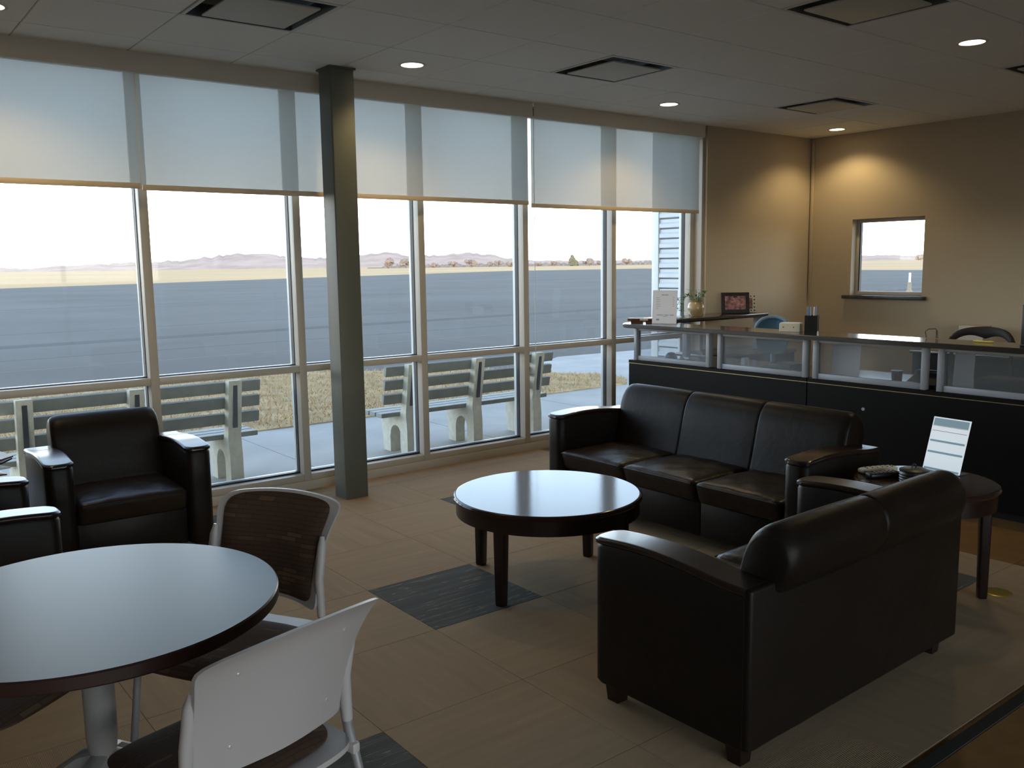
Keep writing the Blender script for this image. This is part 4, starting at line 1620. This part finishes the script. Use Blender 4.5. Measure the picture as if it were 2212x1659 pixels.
def rail_chair(x, y, rz, label):
    e = empty('wooden_office_chair', (x, y, 0), rz)
    tag(e, label, 'office chair')
    bm = bmesh.new()
    rings = []
    n = 20
    for k in range(n + 1):
        u = 2 * k / n - 1
        px_, py_ = 0.225 * u, 0.235 - 0.075 * u * u
        zt = 1.098 - 0.045 * u * u - 0.05 * abs(u) ** 8
        zb = 1.012 + 0.022 * math.sin(PI * min(1, abs(u) * 1.15)) - 0.055 * abs(u) ** 6
        d = Vector((0.225, -0.15 * u, 0)).normalized()
        nn = Vector((-d.y, d.x, 0))
        rings.append([tuple(Vector((px_, py_, 0)) + nn * o_ + Vector((0, 0, z_))) for o_, z_ in ((-0.016, zb + 0.01), (-0.008, zb), (0.008, zb), (0.016, zb + 0.01), (0.016, zt - 0.012), (0.008, zt), (-0.008, zt), (-0.016, zt - 0.012))])
    loft(bm, rings)
    fin('top_rail', bm, DARKR, e, 50)
    for u in (-0.97, 0.97):
        bm = bmesh.new()
        tube(bm, [(0.20 * u, 0.20, 0.47), (0.215 * u, 0.235 - 0.075 * u * u, 1.02)], [0.014, 0.012], 10)
        fin('back_post', bm, DARKR, e, 50)
    bm = bmesh.new()
    rbox(bm, -0.23, 0.23, -0.23, 0.225, 0.44, 0.50, 0.025, (10, 10, 4), 0.01)
    fin('seat', bm, DARKR, e, 50)
    bm = bmesh.new()
    tube(bm, [(0, 0, 0.10), (0, 0, 0.44)], [0.03, 0.022], 14)
    fin('gas_lift', bm, BLACK, e, 50)
    for k in range(5):
        a = 2 * PI * k / 5
        bm = bmesh.new()
        tube(bm, [(0.02 * math.cos(a), 0.02 * math.sin(a), 0.12), (0.27 * math.cos(a), 0.27 * math.sin(a), 0.02)], [0.022, 0.016], 8)
        fin('leg', bm, BLACK, e, 50)


rail_chair(6.285, 2.915, math.radians(-90), 'dark chair with an arched top rail behind the counter at right')
# small pale box on the credenza behind the dark chair
e = empty('credenza', (8.2, 3.3, 0))
tag(e, 'low dark cabinet against the right wall behind the desk', 'cabinet')
addw(box('body', 7.95, 8.475, 2.3, 4.2, 0.0, 0.72, DESK, None, 0.004), e)
addw(box('top', 7.93, 8.478, 2.28, 4.22, 0.7205, 0.75, DESKTOP, None, 0.004), e)
bm = bmesh.new()
bx(bm, -0.08, 0.08, -0.11, 0.11, 0, 0.225, 0.004, 1)
tag(fin('paper_box', bm, mat('kraft_box', (0.56, 0.50, 0.42), 0.8), None, 35, (8.25, 3.785, 0.7505)), 'pale box peeking above the dark arched chair rail', 'box')

# ------------------------------------------------------------------ things on the end table
ZE = 0.5605
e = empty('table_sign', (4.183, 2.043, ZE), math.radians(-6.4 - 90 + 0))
tag(e, 'white sign with added glow and blue table rows leaning on the end table', 'display')
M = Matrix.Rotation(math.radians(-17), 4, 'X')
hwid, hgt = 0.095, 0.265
bm = bmesh.new()
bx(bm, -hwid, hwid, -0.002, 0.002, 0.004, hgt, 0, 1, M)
fin('sign_face', bm, mat('sign_face_glow', (0.8, 0.8, 0.8), 0.4, emit=((0.78, 0.9, 1.0), 0.28)), e)  # sign face with an added faint glow to raise its brightness
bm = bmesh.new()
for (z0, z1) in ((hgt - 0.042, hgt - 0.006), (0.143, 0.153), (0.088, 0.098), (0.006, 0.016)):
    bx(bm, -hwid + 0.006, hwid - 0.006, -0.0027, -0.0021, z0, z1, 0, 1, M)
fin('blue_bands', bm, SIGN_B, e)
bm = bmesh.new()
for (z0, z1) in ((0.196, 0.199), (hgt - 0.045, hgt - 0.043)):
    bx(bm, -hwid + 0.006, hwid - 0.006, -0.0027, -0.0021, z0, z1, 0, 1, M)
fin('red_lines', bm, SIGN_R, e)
bm = bmesh.new()
bx(bm, -hwid, hwid, -0.03, 0.07, 0.0, 0.0035)
bx(bm, -hwid, hwid, 0.0025, 0.0045, 0.004, hgt, 0, 1, M)
fin('stand', bm, GLASS, e)


def remote(loc, rz, L, m, label):
    e = empty('remote_control', loc, rz)
    tag(e, label, 'remote control')
    bm = bmesh.new()
    rbox(bm, -L / 2, L / 2, -0.025, 0.025, 0.0, 0.024, 0.010, (14, 6, 4), 0.004)
    fin('body', bm, m, e, 50)
    bm = bmesh.new()
    for i in range(6):
        for j in range(3):
            x, y = -L / 2 + 0.03 + i * (L - 0.06) / 5, -0.013 + 0.013 * j
            lathe(bm, [(0.0038, 0.020), (0.0038, 0.0285), (0, 0.029)], 8, (x, y, 0))
    fin('buttons', bm, BLACK, e, 50)


remote((3.975, 2.245, ZE), math.radians(-22), 0.20, CREAM, 'beige remote control lying on the end table')
remote((3.90, 2.172, ZE), math.radians(-28), 0.17, BLACK, 'black remote control beside the beige one')
e = empty('wicker_coaster_tub', (3.905, 2.03, ZE))
tag(e, 'round black woven tub on the end table', 'tub')
bm = bmesh.new()
prof = [(0, 0)]
for k in range(9):
    prof += [(0.060 + 0.003 * (k % 2), 0.006 * k)]
prof += [(0.058, 0.054), (0.054, 0.052), (0.052, 0.01), (0, 0.01)]
lathe(bm, prof, 36)
fin('tub', bm, BLACK, e, 50)
bm = bmesh.new()
lathe(bm, [(0.0, 0.056), (0.05, 0.056), (0.062, 0.053), (0.063, 0.060), (0.05, 0.066), (0, 0.067)], 36)
fin('lid', bm, BLACK, e, 50)
bm = bmesh.new()
tube(bm, [(-0.02, 0, 0.066), (-0.015, 0, 0.082), (0.0, 0, 0.086), (0.015, 0, 0.080), (0.018, 0, 0.066)], 0.003, 6)
fin('loop_handle', bm, BLACK, e, 50)
# brass floor plate
bm = bmesh.new()
lathe(bm, [(0, 0.004), (0.045, 0.004), (0.058, 0.0035), (0.062, 0.001), (0.062, 0.0005), (0, 0.0005)], 36)
tag(fin('floor_box_cover', bm, BRASS, None, 40, (4.305, 1.80, 0)), 'round brass floor plate beside the end table leg', 'floor plate')

# ------------------------------------------------------------------ outside: ground
def poly_ground(name, pts, z, m, label, th=0.04, kind='structure'):
    bm = bmesh.new()
    loft(bm, [[(x, y, z - th) for x, y in pts], [(x, y, z) for x, y in pts]])
    o = fin(name, bm, m)
    o['kind'] = kind
    if label:
        o['label'] = label
    return o


YG0 = YW + 0.16
SC = (EYE - GZ) / EYE      # measured ground points were taken on z = 0


def G(x, y):
    return (x * SC, y * SC)


poly_ground('field', [(-3000, 40), (4000, 40), (4000, 4000), (-3000, 4000)], GZ - 0.06, FIELD, 'dry tan airfield grass reaching the horizon')
far = [G(-260, -85), G(13.46, 95.1), G(58.3, 125.7), G(137, 177.2), G(178, 170), G(129, 77), G(126, 66), G(120, -120)]
tarmac = poly_ground('tarmac', [(-300, YG0 + 0.2)] + [far[0]][:0] + [G(-300, -60)][:0] + [G(-280, 60), far[1], far[2], far[3], far[4], far[5], far[6], far[7], (8.9, -120), (8.9, YG0 + 0.2)], GZ - 0.02, TARMAC, 'blue-grey tarmac apron')
walk = poly_ground('concrete_walk', [(-8, YG0), (6.88, YG0), (6.88, 6.5), (9.4, 6.5), G(12.6, 8.0), G(12.6, 11.3), G(9.9, 11.5), G(9.0, 10.9), G(8.38, 10.5), G(8.37, 9.72), G(8.78, 9.1), G(8.68, 8.63), G(8.27, 8.22), G(-8, 8.33)], GZ, CONC, 'concrete walk outside the windows')
for x in (-0.6, 1.2, 3.0, 4.8, 6.6):
    o = box('walk_joint', x * SC - 0.004, x * SC + 0.004, YG0 + 0.01, 8.33 * SC, GZ - 0.002, GZ + 0.0008, SIDING_D, walk)
gp = [G(-8, 8.33), G(8.27, 8.22), G(8.68, 8.63), G(8.78, 9.1), G(8.37, 9.72), G(8.38, 10.55), G(7.92, 10.72), G(6.7, 11.67), G(5.97, 12.37), G(2.8, 12.9), G(-8, 13.8)]
lawn = poly_ground('lawn', gp, GZ + 0.012, GRASS, 'strip of dead tan grass between walk and tarmac')


def inside(px, py):
    c_ = False
    n = len(gp)
    for i in range(n):
        (x1, y1), (x2, y2) = gp[i], gp[(i + 1) % n]
        if (y1 > py) != (y2 > py) and px < (x2 - x1) * (py - y1) / (y2 - y1) + x1:
            c_ = not c_
    return c_


verts, faces = [], []
rnd = random.Random(21)
cnt = 0
while cnt < 16000:
    px, py = rnd.uniform(1.0, 9.2), rnd.uniform(8.4, 13.4)
    if not inside(px, py):
        continue
    cnt += 1
    a = rnd.uniform(0, 2 * PI)
    h = rnd.uniform(0.02, 0.06)
    wd = rnd.uniform(0.004, 0.009)
    lx, ly = rnd.uniform(-0.04, 0.04), rnd.uniform(-0.04, 0.04)
    b = len(verts)
    verts += [(px - wd * math.cos(a), py - wd * math.sin(a), GZ + 0.01), (px + wd * math.cos(a), py + wd * math.sin(a), GZ + 0.01), (px + lx, py + ly, GZ + 0.012 + h)]
    faces.append((b, b + 1, b + 2))
me = bpy.data.meshes.new('grass_blades')
me.from_pydata(verts, [], faces)
gb = newobj('grass_blades', me, BLADE)
tag(gb, 'dry straw-coloured grass blades on the strip by the walk', 'grass', None, 'stuff')

poly_ground('forecourt', [(-80, -90), (8.8, -90), (8.8, YB - 0.2), (-80, YB - 0.2)], GZ - 0.02, PALECONC, 'concrete forecourt behind the building')

# seams on the tarmac


def strip(p0, p1, wd, m, name='seam'):
    a, b = Vector(G(*p0)), Vector(G(*p1))
    d = (b - a).normalized()
    s = Vector((-d.y, d.x)) * wd / 2
    bm = bmesh.new()
    pts = [a - s, b - s, b + s, a + s]
    loft(bm, [[(p.x, p.y, GZ - 0.022) for p in pts], [(p.x, p.y, GZ - 0.0185) for p in pts]])
    fin(name, bm, m, tarmac)


strip((-30, 27.5), (60, 38.0), 0.11, SEAM)
strip((-40, 50.0), (110, 67.0), 0.22, SEAM)
strip((-30, 22.6), (60, 30.5), 0.05, SEAMD)
strip((-30, 19.0), (60, 25.5), 0.8, SEAMD, 'tar_patch')
strip((-30, 16.3), (60, 21.3), 0.06, SEAMD)
strip((-30, 37.0), (60, 49.0), 0.25, SEAMD)
strip((-30, 15.0), (60, 18.0), 0.10, SEAM)
strip((2.0, 13.5), (-2.0, 17.0), 0.3, SEAMD, 'tar_patch')

# pole seen through the small window
e = empty('marker_post', G(42.1, 22.55) + (GZ,))
tag(e, 'white marker post on the tarmac beyond the small window', 'post')
bm = bmesh.new()
tube(bm, [(0, 0, 0.48), (0, 0, 0.95)], 0.055, 10)
fin('post', bm, mat('bright_white', (0.9, 0.9, 0.88), 0.4), e, 50)
bm = bmesh.new()
lathe(bm, [(0, 0.0), (0.16, 0.0), (0.15, 0.05), (0.10, 0.10), (0.09, 0.48), (0, 0.48)], 16)
fin('base', bm, mat('rusty_base', (0.30, 0.24, 0.17), 0.8), e, 50)

# ------------------------------------------------------------------ corrugated wing wall
e = empty('wing_wall', (6.9, 6.25, GZ))
tag(e, 'exterior wing wall clad in pale horizontal corrugated siding', 'wall')
XF = 6.895
addw(box('core', XF + 0.012, XF + 0.22, YW + 0.21, 6.455, GZ + 0.05, 3.3, SIDING_D), e)
addw(box('corner_trim', XF - 0.018, XF + 0.235, 6.385, 6.475, GZ + 0.0505, 3.3, FRAME_OUT, None, 0.003), e)
addw(box('jamb_trim', XF - 0.010, XF + 0.010, YW + 0.215, YW + 0.25, GZ + 0.0505, 3.3, FRAME_OUT), e)
rib_h = 0.101
z = 0.10
k = 0
while z < 3.2:
    bm = bmesh.new()
    prism(bm, [(XF + 0.012, z + 0.004), (XF - 0.010, z + 0.014), (XF - 0.010, z + 0.048), (XF + 0.004, z + 0.066), (XF + 0.004, z + rib_h - 0.004), (XF + 0.012, z + rib_h - 0.004)], 'y', YW + 0.252, 6.382)
    addw(fin('siding_rib', bm, SIDING), e)
    z += rib_h

# ------------------------------------------------------------------ benches
def make_bench(x_c, label):
    e = empty('bench', (x_c, 6.6, GZ))
    tag(e, label, 'bench', 'slatted benches on the walk outside')
    L = 0.925
    # three concrete supports
    for sx in (-0.70, 0.0, 0.70):
        bm = bmesh.new()
        th = 0.050
        side = [(-0.10, 0.0), (-0.10, 0.22), (-0.085, 0.36), (-0.16, 0.80), (-0.09, 0.80), (-0.01, 0.42), (0.02, 0.335), (0.34, 0.335), (0.335, 0.20), (0.30, 0.0), (0.19, 0.0), (0.185, 0.15)]
        arch = [(0.17 - 0.075 + 0.085 * math.cos(t) , 0.17 + 0.075 * math.sin(t)) for t in [PI * i / 8 for i in range(0, 9)]]
        poly = side[:-1] + [(0.19, 0.14)] + [(0.095 + 0.09 * math.cos(t), 0.16 + 0.09 * math.sin(t)) for t in [PI * i / 8 for i in range(9)]] + [(0.01, 0.0)]
        # order: up the back, over the seat, down the front leg, along the arch, down the inside of the back leg
        prism(bm, poly, 'x', sx - th, sx + th)
        sup = fin('support', bm, BENCH_C, e)
        bm = bmesh.new()
        v_ = []
        for (yy, zz) in ((-0.1005, 0.44), (-0.1005, 0.44)):
            pass
        a0, a1 = Vector((-0.110, 0.44)), Vector((-0.151, 0.765))
        prism(bm, [(a0.x - 0.004, a0.y), (a1.x - 0.004, a1.y), (a1.x + 0.01, a1.y), (a0.x + 0.01, a0.y)], 'x', sx - 0.016, sx + 0.016)
        fin('slot', bm, METAL_D, sup)
    # back slats
    for zc in (0.745, 0.625, 0.50):
        t = (zc - 0.42) / 0.38
        yc = -0.01 - 0.08 * t + 0.024
        bm = bmesh.new()
        M_ = Matrix.Translation((0, yc, zc)) @ Matrix.Rotation(math.radians(12), 4, 'X')
        bx(bm, -L, L, -0.02, 0.02, -0.043, 0.043, 0.004, 1, M_)
        fin('back_slat', bm, BENCH_S, e, 35)
    for yc in (0.075, 0.19, 0.305):
        bm = bmesh.new()
        bx(bm, -L, L, yc - 0.05, yc + 0.05, 0.336, 0.374, 0.004, 1)
        fin('seat_slat', bm, BENCH_S, e, 35)
    return e


make_bench(1.690, 'slatted bench outside behind the leather armchair')
make_bench(4.640, 'slatted bench outside to the right of the steel column')

# ------------------------------------------------------------------ horizon: hills and trees
def az_of(px):
    return YAW - math.atan((px - 1106) / F_PX)


HILLP = [(-900, 10), (-500, 14), (-200, 8), (0, 6), (80, 3), (150, 8), (230, 11), (330, 13), (400, 16), (460, 22), (500, 27), (540, 30), (590, 26), (630, 22), (690, 18), (760, 16), (800, 24), (850, 26), (900, 18), (950, 20), (1010, 24), (1060, 20), (1100, 12), (1150, 6), (1250, 4), (1400, 4), (1600, 4), (1800, 5), (1900, 8), (1960, 6), (2100, 6), (2400, 10)]
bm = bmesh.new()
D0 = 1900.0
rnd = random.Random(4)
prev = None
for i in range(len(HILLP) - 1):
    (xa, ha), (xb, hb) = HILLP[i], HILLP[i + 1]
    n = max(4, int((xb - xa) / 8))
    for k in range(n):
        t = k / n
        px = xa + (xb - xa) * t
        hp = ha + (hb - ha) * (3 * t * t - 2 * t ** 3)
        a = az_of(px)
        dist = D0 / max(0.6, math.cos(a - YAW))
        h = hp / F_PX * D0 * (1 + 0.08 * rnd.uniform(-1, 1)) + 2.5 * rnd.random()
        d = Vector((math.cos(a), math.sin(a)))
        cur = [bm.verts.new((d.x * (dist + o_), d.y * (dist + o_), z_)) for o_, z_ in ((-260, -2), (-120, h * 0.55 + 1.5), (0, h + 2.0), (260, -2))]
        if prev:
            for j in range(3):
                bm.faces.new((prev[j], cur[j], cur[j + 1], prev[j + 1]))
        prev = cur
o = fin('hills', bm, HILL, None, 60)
tag(o, 'low wooded hills along the horizon', 'hills', None, 'structure')


def tree(px, dist, h, wdt, m, label, kind, seed):
    a = az_of(px)
    r_ = dist / max(0.6, math.cos(a - YAW))
    e = empty('distant_tree', (r_ * math.cos(a), r_ * math.sin(a), GZ - 0.06))
    tag(e, label, 'tree', 'distant trees beyond the field')
    rn = random.Random(seed)
    bm = bmesh.new()
    tube(bm, [(0, 0, 0), (0.1 * h * rn.uniform(-.3, .3), 0, h * 0.35), (0, 0, h * 0.6)], [h * 0.03, h * 0.022, h * 0.012], 6)
    fin('trunk', bm, BARK, e, 60)
    bm = bmesh.new()
    for k in range(9 if kind else 6):
        f = k / (8 if kind else 5)
        if kind == 2:
            c_ = Vector((rn.uniform(-.2, .2) * wdt * (1 - f), rn.uniform(-.2, .2) * wdt, h * (0.2 + 0.72 * f)))
            rad = wdt * (0.42 * (1 - f) + 0.14)
        else:
            c_ = Vector((rn.uniform(-.5, .5) * wdt, rn.uniform(-.4, .4) * wdt, h * rn.uniform(0.35, 0.75)))
            rad = wdt * rn.uniform(0.2, 0.34)
        ret = bmesh.ops.create_icosphere(bm, subdivisions=2, radius=rad)
        for v in ret['verts']:
            v.co = v.co * (1 + rn.uniform(-0.22, 0.22))
            v.co.z *= 0.8 if kind != 2 else 1.0
            v.co += c_
            v.co.z = max(0.1, min(h, v.co.z))
    fin('crown', bm, m, e, None)


TR = [(845, 22, 'bare rounded tree just right of the column on the horizon', 1), (882, 18, 'bare tree left of the third mullion on the horizon', 1), (945, 9, 'low scrub right of the third mullion', 0), (985, 10, 'low scrub in the middle of the fourth window bay', 0), (1022, 14, 'bare bushy tree in the fourth window bay', 1), (1060, 9, 'scrub clump right of the bushy tree', 0), (1080, 11, 'small bare tree before the fourth mullion', 1), (1108, 9, 'scrub clump next to the fourth mullion', 0), (1170, 8, 'low scrub just right of the fourth mullion', 0), (1200, 9, 'scrub clump left of the evergreen', 0), (1238, 21, 'dark evergreen standing above the tree line', 2), (1275, 14, 'bare tree right of the evergreen', 1), (1300, 11, 'bare scrub left of the fifth mullion', 0), (1354, 13, 'pale bare tree in the last window bay', 1), (1985, 14, 'bare tree in the right corner of the small window', 1)]
for k, (px, hp, lab, kind) in enumerate(TR):
    dist = 620.0
    h = hp / F_PX * dist + 1.0
    tree(px, dist, h, h * (1.15 if kind != 2 else 0.75), TREE_E if kind == 2 else TREE_C, lab, kind, 30 + k)
# continuous low scrub under the trees
verts = []
bm = bmesh.new()
rnd = random.Random(8)
prev = None
for k in range(130):
    px = 800 + k * 5.0
    a = az_of(px)
    r_ = 700.0 / max(0.6, math.cos(a - YAW))
    h = rnd.uniform(1.2, 3.2) if px > 830 else 0.6
    d = Vector((math.cos(a), math.sin(a)))
    cur = [bm.verts.new((d.x * (r_ + o_), d.y * (r_ + o_), z_)) for o_, z_ in ((-8, -0.1), (-3, h), (3, h * 0.9), (8, -0.1))]
    if prev:
        for j in range(3):
            bm.faces.new((prev[j], cur[j], cur[j + 1], prev[j + 1]))
    prev = cur
tag(fin('hedgerow', bm, TREE_C), 'low brown scrub line under the distant trees', 'scrub', None, 'stuff')
